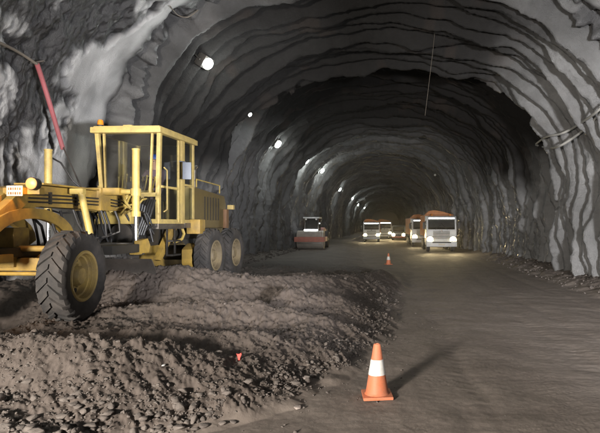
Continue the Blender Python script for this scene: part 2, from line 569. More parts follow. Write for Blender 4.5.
def wall_hit(px, py, inset=0.0):
    """Point on the lining seen at that pixel, moved inset metres back along the sight line."""
    d = Vector(((px - VX) / FPX, 1.0, -(py - VY) / FPX))
    def out(Y):
        row = VT[min(np.searchsorted(YT, Y), nr - 1)]
        P = Vector((0, 0, EYE)) + d * float(Y)
        ang = math.atan2(P.z - 3.0, P.x)
        ra = np.arctan2(row[:, 2] - 3.0, row[:, 0])
        j = int(np.argmin(np.abs((ra - ang + PI) % (2 * PI) - PI)))
        return math.hypot(P.z - 3.0, P.x) >= math.hypot(row[j, 2] - 3.0, row[j, 0]), P
    Y = 8.0
    while Y < 230:
        hit, P = out(Y)
        if hit:
            lo_, hi_ = Y - 0.4, Y
            for _ in range(5):
                mid = (lo_ + hi_) / 2
                if out(mid)[0]: hi_ = mid
                else: lo_ = mid
            P = out(hi_)[1]
            break
        Y += 0.4
    return P - d.normalized() * inset


# the unexcavated face at the far end
mb = MB()
mb.prism([(-9, -1), (9, -1), (9, 11), (-9, 11)], 'y', 235.5, 236.5)
tag(mb.build('rock_face', rock_mat('face_rock', (0.05, 0.048, 0.045), (0.1, 0.095, 0.09))), None, None, None, 'structure')


# ------------------------------------------------------------------ ground
TOE_Y = np.array([2.0, 4.0, 5.45, 6.3, 7.6, 9.5, 13.0, 17.4, 22.0, 30.0, 60.0])
TOE_X = np.array([-4.3, -3.1, -1.85, -1.05, -0.45, 0.05, 0.32, 0.45, 0.2, -1.2, -3.0])
RIDGES = [
    [(-7.5, 5.7, 0.95), (-4.4, 5.95, 0.90), (-3.3, 6.1, 0.84), (-2.5, 6.6, 0.62), (-1.75, 6.9, 0.34), (-1.3, 6.9, 0.15)],
    [(-4.35, 8.8, 0.74), (-3.3, 9.2, 0.80), (-2.3, 9.5, 0.76), (-1.4, 9.5, 0.56), (-0.7, 9.6, 0.28)],
    [(-4.3, 7.5, 0.66), (-3.0, 7.5, 0.64), (-1.9, 7.8, 0.54), (-1.1, 8.1, 0.36)],
    [(-5.4, 11.2, 1.22), (-4.3, 11.5, 1.22), (-3.5, 11.8, 1.05), (-2.6, 12.3, 0.92), (-1.7, 13.2, 0.86), (-0.9, 15.0, 0.70), (-0.3, 18.0, 0.50), (-0.2, 22.0, 0.28)],
    [(-1.9, 10.9, 0.84), (-1.1, 11.3, 0.62), (-0.5, 11.6, 0.35)],
    [(-3.9, 14.0, 0.75), (-2.2, 15.5, 0.72), (-1.6, 19, 0.5)],
]


def ridge_h(X, Y, pts, slope=0.62):
    best = np.full_like(X, -9.0)
    for (x0, y0, z0), (x1, y1, z1) in zip(pts[:-1], pts[1:]):
        dx, dy = x1 - x0, y1 - y0
        L2 = dx * dx + dy * dy
        t = np.clip(((X - x0) * dx + (Y - y0) * dy) / L2, 0, 1)
        d = np.hypot(X - x0 - t * dx, Y - y0 - t * dy)
        best = np.maximum(best, z0 + (z1 - z0) * t - slope * (np.sqrt(d * d + 0.02) - 0.14))
    return best


def ground_z(X, Y, detail=True):
    """Height of the floor, and how much of it is loose material (0 road .. 1 heap)."""
    X = np.asarray(X, dtype=np.float64); Y = np.asarray(Y, dtype=np.float64)
    wob = 0.22 * fbm(X * 0.9, Y * 0.9, 101, 3)
    toe = np.interp(Y, TOE_Y, TOE_X) + wob
    bench = 0.40 + 0.22 * sstep(6.8, 8.0, Y) * sstep(-2.4, -4.2, X)
    bench = bench * (1 - 0.55 * sstep(17, 27, Y)) * sstep(2.5, 4.6, Y + 0.35 * (X + 4))
    holl = np.exp(-((Y - 7.3 - 0.12 * (X + 3)) / 0.75) ** 2) + 0.8 * np.exp(-((Y - 10.45 - 0.1 * (X + 3)) / 0.6) ** 2)
    bench = bench - 0.02 * holl * sstep(-4.5, -3.6, X)
    s = np.clip((toe - X) / 1.15, 0, 1)
    zb = bench * s ** 0.9
    # the front heap's face runs down to the camera
    z = zb
    w2 = 0.12 * fbm(X * 1.4, Y * 1.4, 103, 3)
    for i, r in enumerate(RIDGES):
        h = ridge_h(X + w2, Y + w2 * 0.8, r, 0.66 if i == 0 else 0.6)
        m = np.maximum(z, h)
        z = m + 0.02 * np.exp(-((z - h) / 0.06) ** 2)
    # hollow under the front of the machine
    z = z - 0.75 * np.exp(-(((X + 7.6) / 1.7) ** 4 + ((Y - 8.2) / 1.5) ** 4))
    # berms along the walls
    bermR = 0.40 * sstep(5.9, 7.8, X + 0.3 * fbm(X, Y * 0.7, 107, 3)) * (1 - sstep(30, 55, Y))
    bermL = 0.35 * sstep(-6.4, -7.8, X + 0.2 * fbm(X, Y * 0.7, 109, 3)) * (Y > 9)
    loose = np.clip(sstep(0.02, 0.16, z), 0, 1) * (1 - 0.75 * sstep(18, 30, Y))
    loose = np.maximum(loose, 0.8 * sstep(0.05, 0.25, bermR + bermL) * (1 - sstep(25, 60, Y)))
    z = np.maximum(z, bermR) + bermL * 0.7
    if detail:
        c1 = np.abs(perlin(X * 2.3, Y * 2.3, 111)); c2 = np.abs(perlin(X * 5.5, Y * 5.5, 113))
        c3 = perlin(X * 12, Y * 12, 115); c4 = perlin(X * 27, Y * 27, 117); c5 = perlin(X * 55, Y * 55, 119)
        near = 1 - sstep(14, 26, Y)
        z = z + loose * (0.065 * (0.35 - c1) + 0.035 * (0.35 - c2) + 0.020 * c3 * near + 0.012 * c4 * near + 0.006 * c5 * near)
        cl = np.clip(0.6 + 0.9 * fbm(X * 0.9, Y * 0.9, 131, 3), 0.1, 1.3)
        mk = (loose > 0.03) & (Y < 26)
        x_, y_ = X[mk] + 0.03 * c3[mk], Y[mk] + 0.015 * c4[mk]
        pb = 0.10 * cl[mk] * pebbles(x_ * 6, y_ * 6, 141, 0.35) + 0.085 * (0.4 + 0.6 * cl[mk]) * pebbles(x_ * 12, y_ * 12, 151, 0.7) + 0.045 * near[mk] * pebbles(x_ * 25, y_ * 25, 161, 0.85)
        z[mk] += loose[mk] * pb
        # wheel ruts and scrapes on the graded road
        tr = 0.3 * perlin(Y * 0.06, X * 0 + 4.0, 133)
        trk = sum(np.exp(-((X - c_ - tr) / 0.24) ** 2) for c_ in (0.9, 2.9, 3.7, 5.2))
        rut = -0.032 * trk * (0.6 + 0.6 * perlin(X * 3, Y * 0.5, 134)) + 0.002 * trk * np.sin(Y * 26 + 3 * np.abs(X - tr)) + 0.018 * perlin(X * 0.8, Y * 0.25, 121) + 0.010 * perlin(X * 2.6 + 0.4 * Y, Y * 1.6, 123) + 0.003 * perlin(X * 9, Y * 9, 125) + 0.0012 * perlin(X * 24, Y * 24, 126)
        scrape = 0.008 * perlin(X * 0.35, Y * 2.2 + 0.3 * X, 127)
        patch = sstep(0.05, 0.45, fbm(X * 0.7, Y * 0.7, 128, 3)) * 0.004 * perlin(X * 30, Y * 30, 129)
        z = z + (1 - loose) * (rut + scrape + patch)
    return z, loose


def build_ground():
    ya = np.concatenate([np.arange(-90, -4, 4.0), np.arange(-4, 3.0, 0.2)])
    yb = 3.0 * np.exp(np.linspace(0, math.log(240 / 3.0), 1500))
    Y = np.concatenate([ya, yb])
    s = np.linspace(-1, 1, 900)
    # columns: narrow fan near the camera, wall to wall beyond
    Xl = -np.minimum(9.2, 3.2 + 0.52 * np.maximum(Y, 0)); Xr = np.minimum(9.2, 2.2 + 0.36 * np.maximum(Y, 0))
    Xl = np.where(Y < 3, -9.2, Xl); Xr = np.where(Y < 3, 9.2, Xr)
    Xl = np.where(Y < -18, -60, Xl); Xr = np.where(Y < -18, 60, Xr)
    w = (s + 1) / 2
    X = Xl[:, None] * (1 - w)[None, :] + Xr[:, None] * w[None, :]
    # the outer columns reach the walls so no gap is left beside the fan
    X[:, 0] = np.where(Y < -18, -60, -9.2); X[:, -1] = np.where(Y < -18, 60, 9.2)
    YY = np.broadcast_to(Y[:, None], X.shape)
    z, loose = ground_z(X, YY)
    V = np.stack([X, YY, z], -1).reshape(-1, 3)
    return V, len(Y), len(s), loose


def ground_mat():
    m, nt, b = new_mat('tunnel_floor')
    co = N(nt, "ShaderNodeTexCoord").outputs["Object"]
    a = nt.nodes.new("ShaderNodeAttribute"); a.attribute_name = 'loose'
    n1 = noise(nt, co, 0.8, 6, 0.6); n2 = noise(nt, co, 9.0, 6, 0.65); n3 = noise(nt, co, 60.0, 5, 0.7)
    heap = ramp(nt, n2, [(0.3, (0.076, 0.060, 0.050)), (0.72, (0.132, 0.107, 0.092))])
    heap = mix(nt, ramp(nt, n1, [(0.4, (0, 0, 0)), (0.7, (1, 1, 1))]), heap, mix(nt, 0.35, heap, (0.10, 0.085, 0.078)))
    road = ramp(nt, n1, [(0.3, (0.172, 0.141, 0.120)), (0.7, (0.25, 0.21, 0.180))])
    road = mix(nt, ramp(nt, n2, [(0.45, (0, 0, 0)), (0.7, (1, 1, 1))]), road, mix(nt, 0.4, road, (0.085, 0.07, 0.06)))
    nt.links.new(mix(nt, a.outputs["Fac"], road, heap), b.inputs["Base Color"])
    r = nt.nodes.new("ShaderNodeMapRange"); r.inputs[3].default_value = 0.68; r.inputs[4].default_value = 0.95
    nt.links.new(n2, r.inputs[0]); nt.links.new(r.outputs[0], b.inputs["Roughness"])
    b.inputs["Specular IOR Level"].default_value = 0.3
    p = bump(nt, b, n2, 0.35, 0.02)
    bump(nt, b, n3, 0.5, 0.006, p)
    return m


V, nrg, ncg, loose = build_ground()
gr = grid_mesh('ground', V, nrg, ncg, ground_mat(), {'loose': loose})
tag(gr, None, None, None, 'structure')


# ------------------------------------------------------------------ stones
def stone_mesh(seed, sub=2):
    """A broken, angular stone: the hull of a few points, its edges knocked off."""
    rs = random.Random(seed)
    bm = bmesh.new()
    s = (rs.uniform(0.85, 1.3), rs.uniform(0.7, 1.0), rs.uniform(0.45, 0.8))
    for _ in range(9 if sub == 1 else 15):
        v = Vector((rs.gauss(0, 1), rs.gauss(0, 1), rs.gauss(0, 1))).normalized() * rs.uniform(0.75, 1.1)
        bm.verts.new((v.x * s[0], v.y * s[1], v.z * s[2]))
    res = bmesh.ops.convex_hull(bm, input=bm.verts)
    junk = [e for e in res["geom_interior"] + res["geom_unused"] if isinstance(e, bmesh.types.BMVert)]
    bmesh.ops.delete(bm, geom=list(set(junk)), context='VERTS')
    if sub >= 2:
        bmesh.ops.bevel(bm, geom=list(bm.edges), offset=0.05, segments=1, affect='EDGES', profile=0.6)
    bmesh.ops.triangulate(bm, faces=bm.faces)
    bm.verts.ensure_lookup_table(); bm.verts.index_update()
    V = np.array([v.co[:] for v in bm.verts]); F = np.array([[v.index for v in f.verts] for f in bm.faces])
    bm.free()
    return V, F


def scatter_rubble():
    var = [stone_mesh(100 + i, 2 if i < 6 else 1) for i in range(16)]
    Vs, Fs, off = [], [], 0

    def put(X, Y, size):
        nonlocal off
        z, lo = ground_z(X, Y)
        for x, y, zz, sz in zip(X, Y, z, size):
            k = int(RNG.integers(0, 6)) if sz > 0.03 else int(RNG.integers(6, 16))
            V, F = var[k]
            q = RNG.normal(size=4); q /= np.linalg.norm(q)
            a = RNG.uniform(0, 2 * PI); b_ = RNG.uniform(-0.5, 0.5)
            ca, sa, cb, sb = math.cos(a), math.sin(a), math.cos(b_), math.sin(b_)
            R = np.array([[ca, -sa, 0], [sa, ca, 0], [0, 0, 1]]) @ np.array([[1, 0, 0], [0, cb, -sb], [0, sb, cb]])
            Vs.append((V * sz) @ R.T + np.array([x, y, zz + sz * 0.12]))
            Fs.append(F + off); off += len(V)
    # candidates by rejection over the near heap
    n = 0
    tries = 0
    while n < 26000 and tries < 140:
        tries += 1
        Y = 4.0 + 12.0 * RNG.random(4000) ** 1.8
        X = RNG.uniform(-6.5, 1.2, 4000)
        z, lo = ground_z(X, Y, False)
        toe = np.interp(Y, TOE_Y, TOE_X)
        foot = np.exp(-((toe - X - 0.25) / 0.45) ** 2) + 1.2 * np.exp(-((Y - 4.9) / 0.55) ** 2) * (X < -1.5)
        clump = 0.5 + 0.9 * fbm(X * 1.1, Y * 1.1, 301, 3)
        pr = np.clip(0.20 + 0.55 * foot, 0, 1) * np.clip(clump, 0.08, 1.2) * np.where(lo > 0.25, 1, 0.10 * (np.abs(X - toe) < 1.0))
        ok = RNG.random(4000) < pr
        X, Y, foot = X[ok], Y[ok], foot[ok]
        size = np.clip(np.exp(RNG.normal(-4.85, 0.55, len(X))) * (1 + 1.0 * np.clip(foot, 0, 1)), 0.006, 0.07)
        put(X, Y, size); n += len(X)
    # right-hand berm and left wall foot
    Y = RNG.uniform(14, 34, 420); X = RNG.uniform(6.0, 7.6, 420)
    put(X, Y, np.clip(np.exp(RNG.normal(-3.5, 0.5, 420)), 0.02, 0.12))
    Y = RNG.uniform(18, 40, 400); X = RNG.uniform(-7.4, -6.2, 400)
    put(X, Y, np.clip(np.exp(RNG.normal(-3.0, 0.5, 400)), 0.02, 0.16))
    # grit strewn on the road
    Y = 5 + 14 * RNG.random(260) ** 1.6; X = RNG.uniform(-1.0, 3.2, 260) * (0.4 + Y / 14)
    put(X, Y, np.clip(np.exp(RNG.normal(-5.1, 0.35, 260)), 0.003, 0.015))
    return np.concatenate(Vs), np.concatenate(Fs)


V, F = scatter_rubble()
rub = raw_mesh('rubble', V, F, M['stone'], None, False)
tag(rub, 'loose grey brown stones strewn over the heaps and wall feet', 'rubble', None, 'stuff')


def ground_hit(px, py, y0=3.6):
    ys = np.arange(y0, 60.0, 0.02)
    X = (px - VX) / FPX * ys; Z = EYE - (py - VY) / FPX * ys
    z, _ = ground_z(X, ys)
    i = int(np.argmax(Z <= z)) if (Z <= z).any() else len(ys) - 1
    return Vector((X[i], ys[i], z[i]))


def single_stone(px, py, Y, size, label, mat, group, seed, flat=0.8):
    p = ground_hit(px, py); z = [p.z]
    V, F = stone_mesh(seed, 3)
    V = V * np.array([size, size, size * flat])
    o = raw_mesh('stone', V, F, mat, None, False)
    o.location = (p.x, p.y, float(z[0]) + size * 0.22)
    o.rotation_euler = (0, 0, random.uniform(0, 6))
    tag(o, label, 'stone', group)
    return o


single_stone(298, 409, 6.12, 0.062, 'pinkish pale stone lying alone on the road at the heap foot', M['palestone'], None, 501)
single_stone(306, 380, 6.95, 0.085, 'flat pale stone at the toe of the heap above the lone pinkish stone', M['palestone'], None, 502, 0.5)
single_stone(320, 371, 7.35, 0.075, 'flat grey stone at the heap toe behind the flat pale stone', M['stone'], None, 503, 0.6)
single_stone(211, 268, 11.75, 0.16, 'pale slab of stone on the mound touching the front dual tyre', M['palestone'], None, 504, 0.5)
single_stone(163, 366, 5.75, 0.03, 'tiny white stone chip on the face of the front heap', M['white'], None, 505)
g = 'larger stones at the foot of the front heap'
for i in range(26):
    px = random.uniform(5, 235); py = 433 - random.uniform(2, 42) * (1 - px / 330)
    single_stone(px, py, 540 * (EYE - 0.12) / (py - 225), random.uniform(0.04, 0.075), 'one of the fist sized grey brown stones at the foot of the front heap', M['stone'], g, 600 + i)


# ------------------------------------------------------------------ floodlights on the left wall
def lamp_fixture(name='wall_floodlight'):
    root = empty(name)
    b = MB()
    b.box((0, 0, 0), (0.20, 0.46, 0.34), bevel=0.05)
    for i in range(5):
        b.box((-0.13, -0.16 + 0.08 * i, 0), (0.06, 0.02, 0.28))
    b.build('housing', M['darkmetal'], root)
    b = MB()
    b.lathe([(0.215, 0.100), (0.205, 0.114), (0.15, 0.124), (0.001, 0.130)], 'x', 32)
    for v in b.bm.verts: v.co.z *= 0.68
    b.build('lens', M['lampglow'], root)
    b = MB()
    b.tube([(0, -0.26, 0), (-0.25, -0.26, 0.05), (-0.25, 0.26, 0.05), (0, 0.26, 0)], 0.018, 8)
    b.cyl((-0.25, 0, 0.05), (-0.55, 0, 0.1), 0.02)
    b.build('bracket', M['darkmetal'], root)
    return root


lamp_px = [(205, 62), (249, 114), (276, 143), (305, 160), (321, 170), (339, 189), (352, 198), (357.5, 204.5), (364, 207.5)]
LAMP_NOTES = ['largest glowing white floodlight, high on the ribs above the grader cab',
              'small dim floodlight inside the first dark arch, between the two brightest lamps',
              'bright white floodlight on the dark wall beyond the first rim',
              'white floodlight just behind the bright lamp over the left rubble wall',
              'white floodlight above the road roller, paired with the one before it',
              'faint floodlight next along the wall beyond the roller',
              'floodlight on the curved rib above the left trucks',
              'bright far floodlight just below the one on the curved rib',
              'farthest tiny floodlight of the row before the trucks']
LAMP_PW = [0.5, 0.15, 0.7, 0.9, 1.0, 0.6, 0.9, 0.8, 0.6]
proto = None
row = []
for i, (px, py) in enumerate(lamp_px):
    Y0 = [18.0, 24.0, 32.0, 42.0, 50.0, 72.0, 95.0, 118.0, 150.0][i]
    P = wall_hit(px, py, 0.5)
    if proto is None:
        proto = lamp_fixture(); o = proto
    else:
        o = copy_tree(proto)
    row.append((o, P, LAMP_PW[i], LAMP_NOTES[i]))
# the same row goes on behind the photographer
for Y0 in (9.0, 1.0, -8.0):
    o = copy_tree(proto)
    row.append((o, Vector((-6.1, Y0, 7.0)), 1.0, 'white floodlight of the row near the tunnel mouth'))
for i, (o, P, w, note) in enumerate(row):
    o.location = P
    aim = Vector((2.0, P.y - 2.0, 0.5)) - P
    o.rotation_euler = (0, math.radians(32), -0.18)
    sc = 1.0 if w > 0.5 or i > 8 else 0.6
    if i == 0: sc = 1.2
    elif w > 0.5: sc = 1.5
    o.scale = (sc, sc, sc)
    tag(o, note, 'floodlight', 'floodlights along the left wall')
    L = bpy.data.lights.new('floodlight_lamp', 'POINT')
    L.energy = P_ROW * w * (1.0 if P.y > 12 else 0.25)
    L.color = (0.93, 1.0, 0.97)
    L.shadow_soft_size = 0.12
    lo = bpy.data.objects.new('floodlight_lamp', L); COL.objects.link(lo)
    lo.location = P + Vector((0.55, -0.25, -0.40))


# added twin-head tripod lamps, out of view, that light foreground and walls
def added_tripod_light(x, y, h, target, energy, col, size=60, blend=0.8, soft=0.06):
    z0 = float(ground_z(np.array([x]), np.array([y]))[0][0])
    root = empty('added_tripod_lamp', (x, y, z0))
    tag(root, 'added unseen twin headed tripod lamp that lights the foreground and walls', 'worklight', 'added tripod lamps')
    b = MB(); b.cyl((0, 0, 0.35), (0, 0, h - 0.1), 0.02); b.box((0, 0, h - 0.1), (0.7, 0.04, 0.04)); b.build('mast', M['steel'], root)
    for k in range(3):
        a = 2 * PI * k / 3 + 0.4
        b = MB(); b.cyl((0, 0, 0.6), (0.5 * math.cos(a), 0.5 * math.sin(a), 0.0), 0.016); b.build('leg', M['steel'], root)
    for s in (-1, 1):
        b = MB(); b.box((0.25 * s, 0, h + 0.05), (0.3, 0.12, 0.22), bevel=0.02)
        hd = b.build('lamp_head', M['darkmetal'], root)
        b = MB(); b.box((0.25 * s, 0.066, h + 0.05), (0.26, 0.008, 0.18)); b.build('lens', M['whiteglow'], hd)
        L = bpy.data.lights.new('added_tripod_spot', 'SPOT'); L.energy = energy; L.color = col
        L.spot_size = math.radians(size); L.spot_blend = blend; L.shadow_soft_size = soft
        lo = bpy.data.objects.new('added_tripod_spot', L); COL.objects.link(lo)
        lo.location = (x + 0.25 * s, y + 0.12, z0 + h + 0.05)
        lo.rotation_euler = (Vector(target) - lo.location).to_track_quat('-Z', 'Y').to_euler()


added_tripod_light(-5.4, -5.0, 2.7, (-1.0, 12, -0.1), P_ADDED * 1.55, (1.0, 0.93, 0.84), 80, 1.0, 0.6)  # added key lamp for the low light from the camera side
added_tripod_light(3.9, 1.2, 1.9, (-7.4, 17.8, 5.2), P_ADDED * 1.35, (0.97, 0.97, 1.0), 45, 0.9, 0.3)  # added to brighten the pale left wall and the machine
added_tripod_light(4.4, -5.0, 2.2, (6.6, 20, 3.2), P_ADDED * 2.8, (0.98, 0.98, 1.0), 47, 1.0, 0.5)  # added to graze the ribs of the right wall


# ------------------------------------------------------------------ motor grader
def add_wheel(root, c, r, w, steer=0.0, lean=0.0, rim_mat='rim', side=1, lugs=22, rim_r=0.36):
    """side +1: the dished outer face looks towards +x."""
    b = MB()
    R0 = rim_r
    # rim: barrel, dished disc, hub
    b.lathe([(R0 + 0.02, -w * 0.46), (R0 + 0.035, -w * 0.44), (R0 - 0.02, -w * 0.36), (R0 - 0.03, w * 0.30), (R0 + 0.035, w * 0.42), (R0 + 0.02, w * 0.46),
             (R0 - 0.015, w * 0.44), (R0 - 0.035, w * 0.20), (R0 - 0.06, w * 0.18), (R0 - 0.075, -w * 0.02), (R0 * 0.60, -w * 0.05), (R0 * 0.54, w * 0.02), (R0 * 0.44, w * 0.05),
             (R0 * 0.41, w * 0.24), (R0 * 0.33, w * 0.33), (0.001, w * 0.34)], 'x', 40)
    for k in range(10):
        a = 2 * PI * k / 10
        y, z = R0 * 0.48 * math.cos(a), R0 * 0.48 * math.sin(a)
        b.cyl((w * 0.0, y, z), (w * 0.13, y, z), 0.018, seg=6)
    rim = b.build('wheel', M[rim_mat], root)
    rim.location = c
    rim.rotation_euler = (0, lean, steer + (PI if side < 0 else 0))
    # dark hand holes pierced round the disc
    for k in range(8):
        a = 2 * PI * (k + 0.5) / 8
        y, z = R0 * 0.70 * math.cos(a), R0 * 0.70 * math.sin(a)
        b = MB(); b.cyl((-w * 0.06, y, z), (-w * 0.02, y, z), 0.034, seg=12)
        b.build('hand_hole', M['black'], rim)
    # tyre
    b = MB()
    hw = w / 2
    prof = [(R0 + 0.03, -hw * 0.84), (R0 + 0.10, -hw * 0.98), (R0 + 0.18, -hw * 1.03), (r - 0.09, -hw * 1.0), (r - 0.045, -hw * 0.90), (r - 0.03, -hw * 0.6),
            (r - 0.025, 0), (r - 0.03, hw * 0.6), (r - 0.045, hw * 0.90), (r - 0.09, hw * 1.0), (R0 + 0.18, hw * 1.03), (R0 + 0.10, hw * 0.98), (R0 + 0.03, hw * 0.84)]
    b.lathe(prof, 'x', 64, closed=True)
    # chevron lugs, offset between the two halves
    for s in (-1, 1):
        for k in range(lugs):
            a0 = 2 * PI * (k + (0.5 if s > 0 else 0)) / lugs
            da = 0.30; th = 0.060
            pts = []
            for q in range(5):
                f = q / 4
                a = a0 + da * f
                x = s * hw * (0.02 + 1.0 * f)
                rr = (r + 0.004) if f < 0.8 else r - 0.07 * (f - 0.8) / 0.2
                pts.append((x, a, rr))
            vs = []
            for x, a, rr in pts:
                for dt, dr in ((-th, -0.05), (-th * 0.75, 0), (th * 0.75, 0), (th, -0.05)):
                    vs.append(b.bm.verts.new((x, (rr + dr) * math.cos(a + dt), (rr + dr) * math.sin(a + dt))))
            for q in range(4):
                for j in range(3):
                    b.bm.faces.new((vs[q * 4 + j], vs[q * 4 + j + 1], vs[q * 4 + 5 + j], vs[q * 4 + 4 + j]))
            b.bm.faces.new(vs[0:4]); b.bm.faces.new(vs[16:20])
    b.build('tyre', M['rubber'], rim, angle=40)
    return rim


GX, GY, GZ = -5.76, 8.3, 0.64
GR = -0.050
grader = empty('motor_grader', (GX, GY, GZ), GR)
tag(grader, 'large yellow motor grader with glazed cab parked on the loose fill', 'motor grader')


def build_grader(root):
    R = 0.685
    # --- wheels
    add_wheel(root, (1.0, 0, R), R, 0.40, steer=0.08, lean=0.03, side=1)
    add_wheel(root, (-1.0, 0, R), R, 0.40, steer=0.08, lean=0.03, side=-1)
    for y in (5.55, 7.12):
        add_wheel(root, (1.02, y, R), R, 0.38, rim_mat='rimdust', side=1)
        add_wheel(root, (-1.02, y, R), R, 0.38, rim_mat='rimdust', side=-1)
    # --- main frame: long box beam, bending down over the front axle
    b = MB()
    b.prism([(-1.15, 1.34), (-0.75, 1.72), (-0.2, 2.02), (0.25, 2.09), (3.7, 2.12), (3.7, 1.74), (0.4, 1.76), (-0.05, 1.70), (-0.55, 1.44), (-0.85, 1.12), (-1.15, 1.12)], 'x', -0.20, 0.20, bevel=0.02)
    b.box((0, 1.9, 2.125), (0.5, 3.0, 0.03), bevel=0.006)
    b.build('main_frame', M['yellow'], root)
    # raised hump plates on both sides of the axle
    for s in (-1, 1):
        b = MB()
        arc = []
        for k in range(13):
            a = PI * k / 12
            arc.append((-0.02 - 1.02 * math.cos(a) * 1.0, 1.20 + 0.52 * math.sin(a)))
        inner = []
        for k in range(13):
            a = PI * (12 - k) / 12
            inner.append((-0.02 - 0.86 * math.cos(a), 1.12 + 0.44 * math.sin(a)))
        x0 = 0.30 * s
        b.prism(arc + inner, 'x', min(x0, x0 + 0.10 * s), max(x0, x0 + 0.10 * s), bevel=0.012)
        b.build('axle_arch', M['yellow'], root)
    # --- front axle
    b = MB()
    b.box((0, 0.02, 0.86), (1.66, 0.22, 0.20), bevel=0.03)
    b.box((0, 0.02, 1.12), (0.34, 0.34, 0.60), bevel=0.03)
    for s in (-1, 1):
        b.box((0.80 * s, 0.02, 0.82), (0.10, 0.26, 0.55), bevel=0.03)
    b.build('front_axle', M['yellow'], root)
    b = MB(); b.cyl((-0.82, -0.06, 1.10), (0.82, -0.06, 1.10), 0.045); b.build('wheel_lean_bar', M['yellow'], root)
    b = MB(); b.cyl((-0.80, -0.30, 0.74), (0.80, -0.30, 0.74), 0.03); b.build('tie_rod', M['yellow'], root)
    # front bumper block and scarifier links
    b = MB()
    b.box((0, -1.22, 1.16), (0.9, 0.14, 0.40), bevel=0.02)
    b.box((0.36, -0.85, 0.98), (0.08, 0.8, 0.12), bevel=0.015); b.box((-0.36, -0.85, 0.98), (0.08, 0.8, 0.12), bevel=0.015)
    b.build('push_block', M['yellow'], root)
    # steering cylinder
    b = MB(); b.cyl((0.1, 0.25, 0.95), (0.55, 0.25, 0.95), 0.05); sc_ = b.build('steering_cylinder', M['tube'], root)
    b = MB(); b.cyl((0.55, 0.25, 0.95), (0.8, 0.22, 0.92), 0.025); b.build('rod', M['chrome'], sc_)
    # --- lamp brackets, headlights, plate
    for s in (-1, 1):
        b = MB()
        b.box((0.44 * s, -0.30, 1.96), (0.56, 0.12, 0.10), bevel=0.012)
        b.build('lamp_bracket', M['yellow'], root)
        b = MB()
        b.lathe([(0.03, 0.10), (0.085, 0.06), (0.095, -0.03), (0.088, -0.05)], 'y', 24, (0.66 * s, -0.40, 2.06))
        h = b.build('headlight', M['darkmetal'], root)
        b = MB()
        b.lathe([(0.082, -0.052), (0.07, -0.062), (0.001, -0.07)], 'y', 24, (0.66 * s, -0.40, 2.06))
        b.build('lens', M['workglow'], h)
    b = MB(); b.box((0.42, -0.46, 1.955), (0.24, 0.012, 0.15), bevel=0.004); pl = b.build('number_plate', M['plate'], root)
    b = MB()
    for r_, n in ((0.03, 6), (-0.035, 6)):
        for k in range(n):
            b.box((0.42 - 0.085 + 0.034 * k, -0.468, 1.955 + r_), (0.022 if k % 2 else 0.012, 0.006, 0.034))
    b.build('plate_figures', M['rust'], pl)
    # orange-brown front cross plate beside the beam
    b = MB(); b.box((0.30, -0.55, 1.62), (0.14, 0.9, 0.22), rot=(0.62, 0, 0), bevel=0.02); b.build('nose_plate', M['yellow'], root)
    # --- lift cylinders
    for s in (-1, 1):
        x = 0.87 * s; y = 2.12
        b = MB()
        b.cyl((x, y, 1.66), (x, y, 2.90), 0.068, seg=24)
        b.cyl((x, y, 2.90), (x, y, 2.925), 0.075, seg=24)
        b.cyl((x, y, 1.62), (x, y, 1.72), 0.085, seg=24)
        b.cyl((x, y, 2.02), (x, y, 2.16), 0.092, seg=24)
        b.cyl((x * 0.9, y, 2.1), (x * 0.5, y, 2.1), 0.05)
        o = b.build('lift_cylinder', M['tube'], root)
        b = MB(); b.cyl((x, y, 1.63), (x, y, 1.02), 0.036, seg=20); b.build('piston_rod', M['chrome'], o)
        b = MB(); b.ball((x, y, 1.0), 0.075); b.box((x, y, 0.96), (0.16, 0.2, 0.14), bevel=0.03); b.build('rod_end', M['yellow'], o)
    # saddle carrying the cylinders
    b = MB()
    b.box((0, 2.12, 2.10), (1.20, 0.22, 0.14), bevel=0.02); b.box((0, 2.12, 1.95), (0.56, 0.34, 0.44), bevel=0.03)
    b.build('lift_saddle', M['yellow'], root)
    # slanted side-shift cylinder
    b = MB(); b.cyl((0.46, 1.05, 2.02), (0.62, 1.05, 1.30), 0.055, seg=18); b.box((0.40, 1.05, 2.04), (0.24, 0.1, 0.1), bevel=0.02)
    o = b.build('side_shift_cylinder', M['tube'], root)
    b = MB(); b.cyl((0.62, 1.05, 1.30), (0.70, 1.06, 0.95), 0.03); b.build('piston_rod', M['chrome'], o)
    # --- drawbar, circle, moldboard
    b = MB()
    b.prism([(-0.10, -0.9), (0.10, -0.9), (0.62, 2.0), (0.50, 2.0), (0.0, 0.2), (-0.50, 2.0), (-0.62, 2.0)], 'z', 0.98, 1.12, bevel=0.015)
    b.box((0, 2.0, 1.05), (1.75, 0.16, 0.15), bevel=0.02)
    b.build('drawbar', M['darkmetal'], root)
    b = MB(); b.lathe([(0.80, 0.86), (0.80, 0.96), (0.60, 0.96), (0.60, 0.86)], 'z', 56, (0, 2.35, 0), closed=True)
    for k in range(48):
        a = 2 * PI * k / 48
        b.box((0.81 * math.cos(a), 2.35 + 0.81 * math.sin(a), 0.91), (0.03, 0.03, 0.08), rot=(0, 0, a))
    b.build('blade_circle', M['darkmetal'], root)
    b = MB()
    pr = []
    for k in range(9):
        f = k / 8
        pr.append((2.62 + 0.16 * math.sin(PI * f) - 0.06 * f, 0.16 + 0.62 * f))
    back = [(y + 0.03, z) for y, z in reversed(pr)]
    b.prism(pr + back, 'x', -1.55, 0.95)
    for x in (-0.4, 0.4):
        b.box((x, 2.9, 0.62), (0.12, 0.3, 0.5), bevel=0.02)
    md = b.build('moldboard', M['steel'], root)
    b = MB(); b.box((-0.3, 2.60, 0.15), (2.5, 0.03, 0.14)); b.build('cutting_edge', M['steel'], md)
